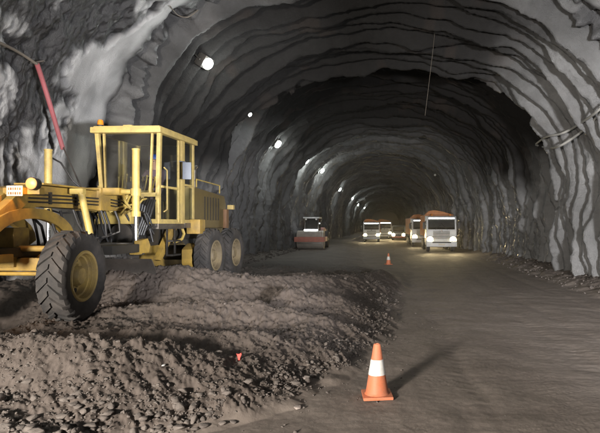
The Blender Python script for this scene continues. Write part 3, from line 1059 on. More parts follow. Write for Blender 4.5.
    b = MB(); b.prism([(2.0, 0.92), (2.34, 0.92), (2.40, 1.06), (2.30, 1.20), (2.0, 1.16)], 'x', 0.90, 1.02, bevel=0.015); b.build('circle_bracket', M['yellow'], root)
    b = MB(); b.box((0.55, 1.55, 1.02), (0.9, 0.95, 0.16), bevel=0.02); b.build('drawbar_plate', M['darkmetal'], root)
    # --- valve bank and pipework in front of the cab
    b = MB()
    rs = random.Random(3)
    b.box((0.02, 3.05, 1.62), (0.7, 0.35, 0.28), bevel=0.02)
    for k in range(11):
        x = -0.52 + 0.10 * k
        b.tube([(x, 3.28, 2.02), (x + rs.uniform(-0.06, 0.06), 3.02, 2.02 + rs.uniform(-0.12, 0.08)), (x + rs.uniform(-0.12, 0.12), 2.85, 1.85), (x * 0.8, 2.6, 1.72 + rs.uniform(-0.1, 0.1))], 0.022, 7)
    for k in range(6):
        x = -0.5 + 0.17 * k
        b.cyl((x, 2.98, 1.72), (x + 0.04, 2.98, 2.05), 0.03); b.ball((x + 0.04, 2.98, 2.06), 0.045, sub=1)
    for (x0, z0, x1, z1) in ((-0.55, 1.98, 0.1, 1.70), (-0.3, 2.10, 0.35, 1.82), (0.0, 2.1, -0.45, 1.72), (0.2, 2.05, 0.5, 1.65), (-0.6, 1.85, 0.0, 1.95)):
        b.cyl((x0, 2.80, z0), (x1, 2.84, z1), 0.028, seg=8)
    b.build('control_valve_bank', M['tube'], root)
    # pipes clipped along the beam, with their bolts
    b = MB()
    for z in (1.84, 1.90, 1.96):
        b.tube([(0.225, 0.1, z - 0.02), (0.228, 1.2, z), (0.228, 2.4, z), (0.24, 3.2, z - 0.05), (0.12, 3.3, z - 0.12)], 0.014, 8)
    for y in (0.6, 1.3, 2.0, 2.7):
        b.box((0.222, y, 1.90), (0.035, 0.05, 0.20), bevel=0.006)
    b.build('beam_pipes', M['darkmetal'], root)
    # hoses from the lift cylinders to the valve bank
    for s in (-1, 1):
        b = MB()
        b.tube([(0.87 * s, 2.20, 2.78), (0.82 * s, 2.42, 2.70), (0.70 * s, 2.62, 2.35), (0.50 * s, 2.85, 2.08)], 0.018, 8)
        b.tube([(0.87 * s, 2.20, 1.75), (0.86 * s, 2.45, 1.70), (0.70 * s, 2.70, 1.72), (0.45 * s, 2.95, 1.80)], 0.018, 8)
        b.build('lift_hose', M['hose'], root)
    # handrail, reflector and fuel cap
    b = MB(); b.tube([(0.70, 5.45, 2.42), (0.70, 5.45, 2.62), (0.70, 7.1, 2.58), (0.70, 7.1, 2.36)], 0.018, 8); b.build('hood_rail', M['tube'], root)
    b = MB(); b.cyl((-0.3, 5.7, 2.40), (-0.3, 5.7, 2.48), 0.07); b.build('filler_cap', M['black'], root)
    # ladder up to the cab door
    b = MB()
    for z in (0.78, 1.10): b.box((0.74, 4.05, z), (0.16, 0.42, 0.04), bevel=0.008)
    for y in (3.85, 4.25): b.box((0.68, y, 1.12), (0.03, 0.04, 0.72))
    b.build('ladder', M['darkmetal'], root)
    # black hoses hanging under the frame
    b = MB()
    for k in range(16):
        x = rs.uniform(-0.4, 0.75); y = rs.uniform(0.3, 3.1); y2 = y + rs.uniform(-0.4, 0.5)
        zt = 1.72; zl = rs.uniform(1.05, 1.45)
        b.tube([(x, y, zt), (x + 0.05, y + 0.05, (zt + zl) / 2), (x + 0.10, (y + y2) / 2, zl), (x * 0.6, y2, 1.2), (x * 0.4, y2, 1.0)], 0.022, 7)
    for k in range(7):
        x = 0.34 + 0.05 * k
        b.tube([(x, 3.36, 2.0), (x + 0.02, 3.18, 1.95 - 0.03 * k), (x - 0.02, 3.12, 1.55), (x - 0.1, 3.05, 1.25)], 0.026, 7)
    b.build('hydraulic_hoses', M['hose'], root)
    # transmission mass under the cab
    b = MB()
    b.box((0, 3.5, 1.35), (0.9, 0.9, 0.7), bevel=0.06); b.box((0, 4.5, 1.25), (0.8, 1.6, 0.5), bevel=0.05)
    b.cyl((0.15, 2.9, 1.25), (0.15, 3.3, 1.3), 0.24)
    b.build('transmission', M['darkmetal'], root)
    b = MB(); b.ball((-0.25, 1.55, 1.86), 0.075); b.cyl((-0.25, 1.55, 1.86), (-0.25, 1.72, 1.86), 0.05); b.build('work_lamp', M['white'], root)
    # --- cab: floor, posts, roof
    YF, YR = 3.42, 5.25
    ZF, ZT = 1.50, 3.46
    XH = 0.735

    b = MB()
    b.box((0, (YF + YR) / 2 + 0.02, ZF + 0.03), (1.44, YR - YF + 0.1, 0.12), bevel=0.015)   # floor sill
    p = 0.085
    # front posts splay in towards the floor on the far side, lower panels
    for s in (-1, 1):
        xb = XH - (0.12 if s < 0 else 0.03)
        b.prism([(s * XH, ZT), (s * (XH - p), ZT), (s * (xb - p), ZF + 0.6), (s * xb, ZF + 0.6)], 'y', YF, YF + 0.09, bevel=0.008)
        b.box((s * (xb - p / 2), YF + 0.045, ZF + 0.31), (p, 0.09, 0.62), bevel=0.008)
        # inner uprights of the windscreen
        b.prism([(s * 0.56, ZT), (s * 0.52, ZT), (s * 0.47, ZF + 0.62), (s * 0.51, ZF + 0.62)], 'y', YF + 0.01, YF + 0.06)
        b.box((s * (XH - 0.045), YR - 0.045, (ZF + ZT) / 2), (0.09, 0.09, ZT - ZF), bevel=0.01)      # rear posts
        b.box((s * (XH - 0.03), YF + 1.17, (ZF + ZT) / 2), (0.06, 0.17, ZT - ZF), bevel=0.01)        # post behind the door
        b.box((s * (XH - 0.03), YF + 0.95, (ZF + ZT) / 2), (0.05, 0.06, ZT - ZF - 0.05), bevel=0.008)
        b.box((s * (XH - 0.03), (YF + YR) / 2 + 0.62, ZF + 0.92), (0.045, 0.62, 0.05))
        b.box((s * (XH - 0.03), YF + 0.50, ZF + 0.80), (0.045, 0.80, 0.05))
    b.box((0, YF + 0.04, ZF + 0.62), (1.30, 0.08, 0.09), bevel=0.01)      # windscreen sill
    b.box((0.32, YF + 0.04, ZF + 0.32), (0.05, 0.06, 0.56))
    b.box((-0.22, YF + 0.035, ZF + 0.34), (0.80, 0.05, 0.50), bevel=0.01)
    b.box((0, YR - 0.03, ZF + 0.45), (1.40, 0.06, 0.9), bevel=0.01)
    b.build('cab', M['cabyellow'], root)
    b = MB()
    b.box((0, (YF + YR) / 2, ZT + 0.055), (1.56, YR - YF + 0.20, 0.13), bevel=0.03)
    b.box((0, (YF + YR) / 2, ZT + 0.13), (1.46, YR - YF + 0.10, 0.03), bevel=0.01)
    b.box((0.0, YF + 0.05, ZT + 0.15), (0.20, 0.10, 0.05), bevel=0.01)
    rf = b.build('cab_roof', M['cabyellow'], root)
    b = MB(); b.box((0, (YF + YR) / 2, ZT - 0.018), (1.30, YR - YF - 0.22, 0.012)); b.build('roof_lining', M['black'], rf)

    def pane(c, s, label=None):
        q = MB(); q.box(c, s); return q.build('window', M['glass'], root)
    pane((0, YF + 0.035, (ZT + ZF + 0.66) / 2), (0.98, 0.008, ZT - ZF - 0.68))
    pane((0.50, YF + 0.03, ZF + 0.32), (0.28, 0.008, 0.5))
    for s in (-1, 1):
        pane((s * (XH - 0.028), YF + 0.50, ZF + 1.38), (0.008, 0.80, 1.10))
        pane((s * (XH - 0.028), YF + 0.50, ZF + 0.43), (0.008, 0.80, 0.66))
        pane((s * (XH - 0.028), YF + 1.52, ZF + 1.45), (0.008, 0.50, 1.00))
        pane((s * (XH - 0.028), YF + 1.52, ZF + 0.48), (0.008, 0.50, 0.78))
    pane((0, YR - 0.03, ZF + 1.42), (1.25, 0.008, 1.0))
    # door rail and mirror on the left side
    b = MB(); b.tube([(XH + 0.02, YF + 0.12, 1.75), (XH + 0.09, YF + 0.12, 1.8), (XH + 0.09, YF + 0.12, 2.65), (XH + 0.02, YF + 0.12, 2.72)], 0.016, 8)
    b.build('grab_rail', M['cabyellow'], root)
    b = MB(); b.tube([(XH, YF + 0.95, 2.95), (XH + 0.16, YF + 0.90, 2.93)], 0.012, 8); b.box((XH + 0.20, YF + 0.90, 2.72), (0.19, 0.05, 0.40), rot=(0, 0, 0.35), bevel=0.02)
    mr = b.build('mirror', M['mirrorback'], root)
    b = MB(); b.box((XH + 0.20, YF + 0.93, 2.72), (0.16, 0.006, 0.36), rot=(0, 0, 0.35)); b.build('mirror_glass', M['chrome'], mr)
    # beacon
    b = MB(); b.lathe([(0.075, 0), (0.075, 0.05), (0.05, 0.06), (0.001, 0.06)], 'z', 20, (-0.66, YF + 0.10, ZT + 0.14)); bc = b.build('beacon', M['black'], root)
    b = MB(); b.lathe([(0.062, 0.05), (0.060, 0.13), (0.045, 0.165), (0.001, 0.175)], 'z', 20, (-0.66, YF + 0.10, ZT + 0.14)); b.build('lens', M['amber'], bc)
    # interior: console, steering wheel, levers, seat
    b = MB()
    b.box((0, YF + 0.45, ZF + 0.55), (0.30, 0.28, 0.80), rot=(0.25, 0, 0), bevel=0.04)
    b.lathe([(0.19, -0.012), (0.205, 0), (0.19, 0.012), (0.178, 0)], 'z', 28, (0, YF + 0.55, ZF + 1.04), closed=True)
    b.cyl((0, YF + 0.50, ZF + 0.9), (0, YF + 0.55, ZF + 1.04), 0.025); b.box((0, YF + 0.55, ZF + 1.04), (0.38, 0.03, 0.015)); b.box((0, YF + 0.55, ZF + 1.04), (0.03, 0.38, 0.015))
    b.build('steering_console', M['black'], root)
    b = MB()
    for k in range(10):
        x = -0.42 + 0.093 * k
        if abs(x) < 0.12: continue
        b.cyl((x * 0.9, YF + 0.30, ZF + 0.62), (x, YF + 0.42, ZF + 1.02 + 0.03 * (k % 3)), 0.013, seg=8); b.ball((x, YF + 0.42, ZF + 1.03 + 0.03 * (k % 3)), 0.028, sub=1)
    b.cyl((-0.45, YF + 0.30, ZF + 0.70), (0.45, YF + 0.30, ZF + 0.70), 0.03)
    b.build('control_levers', M['tube'], root)
    b = MB()
    b.box((0, YF + 1.12, ZF + 0.60), (0.52, 0.50, 0.14), bevel=0.05); b.box((0, YF + 1.40, ZF + 0.98), (0.50, 0.12, 0.72), rot=(-0.12, 0, 0), bevel=0.05); b.box((0, YF + 1.12, ZF + 0.32), (0.36, 0.36, 0.45), bevel=0.03)
    b.build('seat', M['black'], root)
    # steps and slanted frame member under the cab
    b = MB()
    b.box((0.66, YF + 0.55, ZF - 0.07), (0.16, 1.3, 0.12), bevel=0.015)
    b.box((0.66, YF + 1.55, ZF - 0.05), (0.16, 0.6, 0.12), bevel=0.015)
    b.build('running_board', M['steel'], root)
    b = MB(); b.prism([(3.55, 0.70), (3.72, 0.66), (4.55, 1.42), (4.25, 1.42)], 'x', 0.50, 0.62, bevel=0.015); b.build('frame_strut', M['yellow'], root)
    b = MB(); b.tube([(0.62, 4.75, 1.42), (0.66, 4.80, 1.25), (0.64, 4.72, 1.12), (0.55, 4.5, 1.05)], 0.035, 10); b.build('air_pipe', M['tube'], root)
    # --- engine hood
    b = MB()
    b.prism([(YR + 0.04, 1.38), (7.55, 1.38), (7.65, 2.05), (7.5, 2.30), (YR + 0.04, 2.42)], 'x', -0.70, 0.70, bevel=0.035)
    hd = b.build('engine_hood', M['hood'], root)
    for s in (-1, 1):
        b = MB()
        for k in range(6):
            b.box((s * 0.708, 6.0 + 0.2 * k, 1.9), (0.016, 0.05, 0.62))
        b.build('side_louvres', M['darkmetal'], hd)
    b = MB(); b.cyl((0.25, 6.4, 2.38), (0.25, 6.4, 2.95), 0.06); b.tube([(0.25, 6.4, 2.92), (0.25, 6.45, 3.02), (0.25, 6.55, 3.06)], 0.05); b.build('exhaust_stack', M['steel'], hd)
    # fender box, tail lamp, orange rear panel
    b = MB(); b.box((0.80, 5.18, 1.42), (0.34, 0.34, 0.36), bevel=0.03); b.build('battery_box', M['yellow'], root)
    b = MB(); b.box((0.74, 7.5, 1.62), (0.12, 0.20, 0.60), bevel=0.03); b.build('rear_panel', M['rust'], root)
    b = MB(); b.box((0.86, 7.6, 1.98), (0.18, 0.14, 0.13), bevel=0.02); b.build('side_lamp', M['cabyellow'], root)
    # tandem cases and rear axle
    for s in (-1, 1):
        b = MB(); b.prism([(4.98, 0.52), (5.1, 0.34), (7.55, 0.34), (7.7, 0.52), (7.7, 0.86), (7.4, 1.0), (5.3, 1.0), (4.98, 0.86)], 'x', min(0.52 * s, 0.78 * s), max(0.52 * s, 0.78 * s), bevel=0.03)
        b.build('tandem_case', M['yellow'], root)
    b = MB(); b.cyl((-0.6, 6.33, 0.72), (0.6, 6.33, 0.72), 0.2); b.box((0, 6.8, 1.25), (0.9, 2.9, 0.3), bevel=0.04); b.build('rear_axle', M['darkmetal'], root)


build_grader(grader)


# light thrown by the lit grader headlight
L = bpy.data.lights.new('headlight_lamp', 'POINT'); L.energy = 18.0; L.color = (1.0, 0.45, 0.12); L.shadow_soft_size = 0.05
lo = bpy.data.objects.new('headlight_lamp', L); COL.objects.link(lo); lo.parent = grader; lo.location = (0.66, -0.58, 2.10)


# ------------------------------------------------------------------ the operator in the cab
def skin_mesh(name, nodes, edges, mat, parent, sub=2, root_i=0):
    me = bpy.data.meshes.new(name)
    me.from_pydata([n[0] for n in nodes], edges, [])
    o = bpy.data.objects.new(name, me); COL.objects.link(o)
    md = o.modifiers.new('skin', 'SKIN'); md.use_smooth_shade = True
    for i, n in enumerate(nodes):
        sv = me.skin_vertices[0].data[i]
        r = n[1]
        sv.radius = r if isinstance(r, tuple) else (r, r)
        sv.use_root = (i == root_i)
    o.modifiers.new('sub', 'SUBSURF').levels = sub
    o.modifiers['sub'].render_levels = sub
    dg = bpy.context.evaluated_depsgraph_get()
    me2 = bpy.data.meshes.new_from_object(o.evaluated_get(dg))
    me2.materials.clear(); me2.materials.append(mat)
    me2.polygons.foreach_set("use_smooth", np.ones(len(me2.polygons), dtype=bool))
    o.modifiers.clear(); o.data = me2
    o.parent = parent
    return o


def build_operator():
    # seated, facing -y, both hands on the wheel
    w = grader.matrix_world if False else (Matrix.Translation((GX, GY, GZ)) @ Matrix.Rotation(GR, 4, 'Z'))
    seat = w @ Vector((0.04, 3.42 + 1.12, 1.50 + 0.68))
    root = empty('person', seat, GR + 0.0)
    tag(root, 'seated operator in a blue helmet and dull purple jacket inside the grader cab', 'person')
    nodes, edges = [], []

    def add(p, r, link=None):
        nodes.append((p, r))
        if link is not None: edges.append((link, len(nodes) - 1))
        return len(nodes) - 1
    pel = add((0, 0.06, 0.10), (0.16, 0.11))
    wai = add((0, 0.08, 0.28), (0.15, 0.10), pel)
    che = add((0, 0.08, 0.46), (0.175, 0.11), wai)
    nb = add((0, 0.06, 0.58), (0.08, 0.07), che)
    nk = add((0, 0.04, 0.64), 0.055, nb)
    hd = add((0, 0.03, 0.72), (0.068, 0.078), nk)
    hd2 = add((0, 0.02, 0.80), (0.076, 0.092), hd)
    hd3 = add((0, 0.03, 0.87), (0.062, 0.075), hd2)
    nose = add((0, -0.095, 0.765), 0.014, hd2)
    for s in (-1, 1):
        sh = add((0.19 * s, 0.07, 0.53), 0.062, che)
        el = add((0.25 * s, -0.12, 0.30), 0.046, sh)
        wr = add((0.17 * s, -0.36, 0.36), 0.030, el)
        pa = add((0.155 * s, -0.42, 0.375), (0.036, 0.020), wr)
        for k in range(4):
            f0 = add((s * (0.155 + 0.018 * (k - 1.5)), -0.465 - 0.004 * (k % 2), 0.380), 0.010, pa)
            f1 = add((s * (0.155 + 0.019 * (k - 1.5)), -0.495 + 0.004 * abs(k - 1), 0.362), 0.009, f0)
            add((s * (0.155 + 0.019 * (k - 1.5)), -0.485, 0.340), 0.008, f1)
        t0 = add((s * 0.115, -0.425, 0.360), 0.011, pa)
        add((s * 0.105, -0.455, 0.345), 0.009, t0)
        hp = add((0.10 * s, 0.02, 0.08), 0.095, pel)
        kn = add((0.14 * s, -0.40, 0.10), 0.068, hp)
        an = add((0.13 * s, -0.50, -0.32), 0.045, kn)
        add((0.13 * s, -0.64, -0.37), 0.045, an)
    body = skin_mesh('body', nodes, edges, M['skin'], root)
    # jacket and trousers
    nodes, edges = [], []
    pel = add((0, 0.06, 0.10), (0.18, 0.13))
    wai = add((0, 0.08, 0.28), (0.17, 0.125), pel)
    che = add((0, 0.08, 0.46), (0.20, 0.135), wai)
    add((0, 0.06, 0.585), (0.085, 0.078), che)
    for s in (-1, 1):
        sh = add((0.20 * s, 0.07, 0.53), 0.078, che)
        el = add((0.255 * s, -0.12, 0.30), 0.060, sh)
        add((0.185 * s, -0.33, 0.352), 0.044, el)
        hp = add((0.10 * s, 0.02, 0.08), 0.108, pel)
        kn = add((0.14 * s, -0.40, 0.10), 0.082, hp)
        add((0.13 * s, -0.49, -0.28), 0.06, kn)
    skin_mesh('work_clothes', nodes, edges, M['jacket'], root)
    # helmet, eyes, ears, mouth
    b = MB()
    b.lathe([(0.118, 0.0), (0.122, 0.03), (0.112, 0.075), (0.08, 0.115), (0.04, 0.132), (0.001, 0.136)], 'z', 28, (0, 0.03, 0.835))
    b.prism([(-0.085, -0.075), (-0.06, -0.135), (0.0, -0.155), (0.06, -0.135), (0.085, -0.075)], 'z', 0.832, 0.842)
    b.build('helmet', M['helmet'], root)
    b = MB()
    for s in (-1, 1): b.ball((0.030 * s, -0.068, 0.785), 0.011)
    b.build('eyes', M['black'], root)
    b = MB()
    for s in (-1, 1): b.ball((0.082 * s, 0.03, 0.775), 0.03, (0.4, 0.7, 1.1))
    b.ball((0, -0.066, 0.715), 0.016, (1.4, 0.6, 0.4))
    b.build('ears_and_mouth', M['skin'], root)


build_operator()


# ------------------------------------------------------------------ traffic cones
def traffic_cone(loc, h, label, rz=0.0):
    root = empty('traffic_cone', loc, rz)
    tag(root, label, 'traffic cone', 'orange and white cones on the road')
    s = h / 0.75
    b = MB()
    b.box((0, 0, 0.022 * s), (0.42 * s, 0.42 * s, 0.044 * s), bevel=0.014 * s)
    b.lathe([(0.18 * s, 0.044 * s), (0.17 * s, 0.055 * s), (0.160 * s, 0.075 * s)], 'z', 36)
    b.build('base', M['coneorange'], root)
    r = lambda z: 0.162 + (0.048 - 0.162) * (z - 0.07) / (0.75 - 0.07)
    b = MB()
    b.lathe([(r(0.07) * s, 0.07 * s), (r(0.33) * s, 0.33 * s), (r(0.54) * s, 0.54 * s), (r(0.735) * s, 0.735 * s), (r(0.75) * 0.8 * s, 0.75 * s), (r(0.75) * 0.5 * s, 0.75 * s), (0.012 * s, 0.70 * s)], 'z', 40)
    b.build('cone_body', M['coneorange'], root)
    b = MB()
    b.lathe([((r(0.315) + 0.001) * s, 0.315 * s), ((r(0.315) + 0.004) * s, 0.317 * s), ((r(0.53) + 0.004) * s, 0.528 * s), ((r(0.53) + 0.001) * s, 0.53 * s)], 'z', 40)
    b.build('reflective_band', M['conewhite'], root)
    return root


Y1 = 540 * EYE / (396.5 - 225)
p1 = at(377, 396.5, Y1)
traffic_cone((p1.x, p1.y, 0.005), 52.5 / 540 * Y1, 'orange and white traffic cone with dirty square base beside the heap toe', 0.12)
Y2 = 540 * EYE / (264.5 - 225)
p2 = at(388.5, 264.5, Y2)
traffic_cone((p2.x, p2.y, 0.0), 0.60, 'small distant traffic cone standing on the road beyond the heaps', 0.4)

# red marker stuck in the heap
p = ground_hit(239, 360)
zz = p.z
b = MB()
b.prism([(-0.034, 0.100), (0.002, 0.088), (0.030, 0.112), (0.036, 0.085), (0.012, 0.045), (0.010, -0.03), (-0.006, -0.03), (-0.008, 0.045)], 'y', -0.010, 0.010, bevel=0.004)
o = b.build('marker_peg', M['tape'], None, (p.x, p.y, zz - 0.03))
tag(o, 'small bright red marker peg stuck in the heap', 'marker')


# ------------------------------------------------------------------ trucks
def road_wheel(root, c, r=0.5, w=0.3):
    b = MB()
    b.lathe([(r * 0.58, -w / 2), (r * 0.93, -w / 2), (r, -w * 0.38), (r, w * 0.38), (r * 0.93, w / 2), (r * 0.58, w / 2)], 'x', 32, closed=True)
    t = b.build('wheel', M['rubber'], root); t.location = c
    b = MB()
    b.lathe([(r * 0.58, -w * 0.45), (r * 0.58, w * 0.45), (r * 0.5, w * 0.40), (r * 0.45, w * 0.1), (0.12, w * 0.1), (0.1, w * 0.45), (0.001, w * 0.45)], 'x', 24)
    b.build('rim', M['steel'], t)


def make_truck(load='mound'):
    root = empty('tipper_truck')
    b = MB()
    # cab shell, front at y = 0, raked screen
    b.prism([(0.0, 0.55), (0.0, 1.75), (0.16, 2.75), (0.32, 2.92), (1.75, 2.95), (1.85, 2.8), (1.85, 0.75), (1.35, 0.75), (1.3, 0.55)], 'x', -1.22, 1.22, bevel=0.05)
    b.build('cab', M['truckwhite'], root)
    b = MB()
    b.prism([(-0.012, 1.83), (0.138, 2.62), (0.15, 2.62), (0.01, 1.83)], 'x', -1.08, 1.08)
    b.build('windscreen', M['truckglass'], root)
    for s in (-1, 1):
        b = MB(); b.box((1.224 * s, 0.85, 2.15), (0.012, 0.95, 0.75), bevel=0.004); b.build('side_window', M['truckglass'], root)
    b = MB()
    b.box((0, -0.02, 1.38), (1.35, 0.05, 0.70), bevel=0.02)
    gl = b.build('grille', M['black'], root)
    b = MB()
    for k in range(6):
        b.box((0, -0.052, 1.08 + 0.12 * k), (1.36, 0.03, 0.055), bevel=0.008)
    b.build('grille_bars', M['white'], gl)
    b = MB(); b.box((0, -0.10, 0.66), (2.46, 0.30, 0.46), bevel=0.06); bp = b.build('bumper', M['truckwhite'], root)
    b = MB(); b.box((0, -0.255, 0.78), (1.5, 0.02, 0.10), bevel=0.005); b.build('lower_intake', M['black'], bp)
    for s in (-1, 1):
        b = MB(); b.lathe([(0.06, -0.25), (0.055, -0.262), (0.001, -0.268)], 'y', 16, (0.82 * s, 0, 0.62)); b.build('fog_lamp', M['conewhite'], bp)
        b = MB(); b.cyl((0.5 * s, -0.03, 1.80), (0.08 * s, 0.05, 2.22), 0.014, seg=6); b.cyl((0.15 * s, 0.035, 2.12), (0.0 * s + 0.02, 0.075, 2.34), 0.02, seg=6); b.build('wiper', M['black'], root)
        b = MB(); b.box((1.16 * s, 0.62, 0.48), (0.16, 0.45, 0.06), bevel=0.01); b.box((1.18 * s, 0.62, 0.80), (0.14, 0.42, 0.06), bevel=0.01); b.build('cab_step', M['black'], root)
        b = MB(); b.cyl((0.75 * s, 0.35, 2.95), (0.75 * s, 0.30, 3.08), 0.06); b.build('marker_lamp', M['amber'], root)
        b = MB(); b.box((1.226 * s, 0.36, 1.7), (0.01, 0.02, 1.7)); b.box((1.226 * s, 1.36, 1.7), (0.01, 0.02, 1.7)); b.build('door_seam', M['black'], root)
    b = MB(); b.lathe([(0.10, -0.055), (0.095, -0.075), (0.001, -0.08)], 'y', 24, (0, 0, 1.70)); b.build('badge', M['steel'], root)
    b = MB(); b.box((0, -0.262, 0.62), (0.52, 0.02, 0.12), bevel=0.005); b.build('number_plate', M['plate'], root)
    for s in (-1, 1):
        b = MB(); b.box((0.93 * s, -0.04, 0.98), (0.56, 0.10, 0.56), bevel=0.04); h = b.build('headlight', M['steel'], root)
        b = MB(); b.lathe([(0.26, -0.093), (0.24, -0.112), (0.14, -0.125), (0.001, -0.13)], 'y', 28, (0.93 * s, 0, 0.98)); b.build('lens', M['headglow'], h)  # oversized glowing disc stands in for the headlight's glare
        b = MB(); b.tube([(1.22 * s, 0.2, 2.5), (1.40 * s, 0.02, 2.5), (1.40 * s, 0.02, 1.8), (1.22 * s, 0.15, 1.8)], 0.02, 8); b.box((1.42 * s, 0.0, 2.15), (0.20, 0.08, 0.55), bevel=0.03); b.build('mirror', M['black'], root)
    b = MB(); b.prism([(-0.14, 2.66), (-0.02, 2.84), (0.30, 2.90), (0.30, 2.86), (0.02, 2.76)], 'x', -1.15, 1.15); vs = b.build('sun_visor', M['truckwhite'], root)
    b = MB(); b.box((0, -0.09, 2.735), (2.05, 0.03, 0.07), rot=(-0.6, 0, 0)); b.build('visor_lamp', M['whiteglow'], vs)
    b = MB(); b.box((0, 4.4, 0.85), (0.85, 6.4, 0.28), bevel=0.03); b.build('chassis', M['darkmetal'], root)
    b = MB()
    b.prism([(-1.25, 3.0), (-1.18, 1.35), (-0.9, 1.12), (0.9, 1.12), (1.18, 1.35), (1.25, 3.0), (1.15, 3.0), (1.08, 1.4), (0.85, 1.22), (-0.85, 1.22), (-1.08, 1.4), (-1.15, 3.0)], 'y', 2.1, 7.4, bevel=0.015)
    b.box((0, 2.08, 2.15), (2.4, 0.10, 1.9), bevel=0.02); b.box((0, 7.4, 2.1), (2.4, 0.1, 1.7), bevel=0.02)
    b.prism([(-1.2, 3.05), (1.2, 3.02), (0.9, 3.10), (0.25, 3.30), (-0.45, 3.42), (-0.9, 3.36), (-1.15, 3.15)], 'y', 1.2, 2.2, bevel=0.03)
    for k in range(5):
        for s in (-1, 1): b.box((1.24 * s, 2.6 + 1.1 * k, 2.1), (0.08, 0.10, 1.7))
    b.build('dump_body', M['orange'], root)
    bm_ = MB(); bm_.ball((-0.05, 4.7, 2.75), 1.0, (1.08, 2.5, 0.62), 4)
    for v in bm_.bm.verts:
        v.co.z += 0.12 * float(perlin(v.co.x * 2.2, v.co.y * 2.2, 7)) + 0.05 * float(perlin(v.co.x * 7, v.co.y * 7, 8))
    bm_.build('load', rock_mat('load_rock', (0.10, 0.075, 0.06), (0.2, 0.14, 0.1)), root)
    for (y, xs) in ((1.25, 1.02), (5.2, 1.0), (6.55, 1.0)):
        for s in (-1, 1): road_wheel(root, (xs * s, y, 0.5))
    b = MB()
    for s in (-1, 1):
        b.box((1.05 * s, 1.25, 1.06), (0.36, 1.25, 0.08), bevel=0.03)
    b.build('mudguards', M['black'], root)
    return root


def head_lamps(o, w):
    for s in (-1, 1):
        L = bpy.data.lights.new('truck_headlamp', 'SPOT'); L.energy = P_HEAD * w; L.color = (1.0, 0.78, 0.42)
        L.spot_size = math.radians(60); L.spot_blend = 1.0; L.shadow_soft_size = 0.1
        lo = bpy.data.objects.new('truck_headlamp', L); COL.objects.link(lo)
        lo.parent = o; lo.location = (0.98 * s, -0.28, 0.98)
        lo.rotation_euler = Vector((0.0, -1, 0.01)).to_track_quat('-Z', 'Y').to_euler()


G = 'white tipper trucks with lights on deep in the tunnel'
truck0 = make_truck()
specs = [(441.5, 252, 42.0, 0.0, 'nearest white tipper truck with orange body and dazzling headlights by right wall', 1.0, 0.96),
         (423.5, 246.5, 53.0, 0.05, 'white tipper truck half hidden behind the nearest truck', 0.6, 0.93),
         (371.5, 242, 67.0, 0.0, 'white truck with a lit roof bar, first on the left of the oncoming vehicles', 0.7, 0.84),
         (384.5, 239, 81.0, 0.02, 'orange bodied truck with yellow lights behind, between the left truck and the white van', 1.3, 0.88)]
trucks = []
for i, (px, py, Y, rz, lab, w, sc) in enumerate(specs):
    o = truck0 if i == 0 else copy_tree(truck0)
    P = at(px, py, Y)
    o.location = (P.x, P.y, 0.0); o.rotation_euler = (0, 0, rz); o.scale = (sc, sc, sc)
    tag(o, lab, 'truck', G)
    trucks.append((o, w))
for o, w in trucks: head_lamps(o, w)


def make_van():
    P = at(398.5, 240.5, 74.0)
    root = empty('works_van', (P.x, P.y, 0.0), -0.04)
    tag(root, 'low white van with yellow headlights, smallest of the oncoming vehicles', 'van')
    b = MB()
    b.prism([(0.0, 0.35), (-0.02, 0.95), (0.75, 1.15), (1.35, 1.90), (1.7, 2.02), (4.7, 2.05), (4.85, 1.9), (4.9, 0.4)], 'x', -0.93, 0.93, bevel=0.06)
    b.build('body', M['truckwhite'], root)
    b = MB(); b.prism([(0.74, 1.185), (1.31, 1.885), (1.325, 1.865), (0.76, 1.165)], 'x', -0.80, 0.80); b.build('windscreen', M['truckglass'], root)
    b = MB(); b.box((0, -0.03, 0.72), (0.95, 0.05, 0.20), bevel=0.02); b.build('grille', M['black'], root)
    b = MB(); b.box((0, -0.06, 0.45), (1.86, 0.16, 0.24), bevel=0.05); b.build('bumper', M['redband'], root)
    for s in (-1, 1):
        b = MB(); b.box((0.70 * s, -0.02, 0.76), (0.36, 0.08, 0.24), bevel=0.03); h = b.build('headlight', M['steel'], root)
        b = MB(); b.lathe([(0.20, -0.065), (0.18, -0.078), (0.001, -0.09)], 'y', 20, (0.70 * s, 0, 0.76)); b.build('lens', M['headglow'], h)
        b = MB(); b.box((0.934 * s, 1.75, 1.5), (0.012, 0.9, 0.55), bevel=0.004); b.build('side_window', M['truckglass'], root)
        b = MB(); b.cyl((0.93 * s, 1.05, 1.25), (1.05 * s, 1.0, 1.28), 0.015); b.box((1.08 * s, 0.98, 1.32), (0.14, 0.07, 0.24), bevel=0.02); b.build('mirror', M['black'], root)
        for y in (0.85, 3.9): road_wheel(root, (0.82 * s, y, 0.34), 0.34, 0.22)
        L = bpy.data.lights.new('van_headlamp', 'SPOT'); L.energy = P_HEAD * 0.8; L.color = (1.0, 0.72, 0.34)
        L.spot_size = math.radians(60); L.spot_blend = 1.0; L.shadow_soft_size = 0.1
        lo = bpy.data.objects.new('van_headlamp', L); COL.objects.link(lo); lo.parent = root
        lo.location = (0.70 * s, -0.25, 0.76); lo.rotation_euler = Vector((0, -1, 0.01)).to_track_quat('-Z', 'Y').to_euler()


make_van()


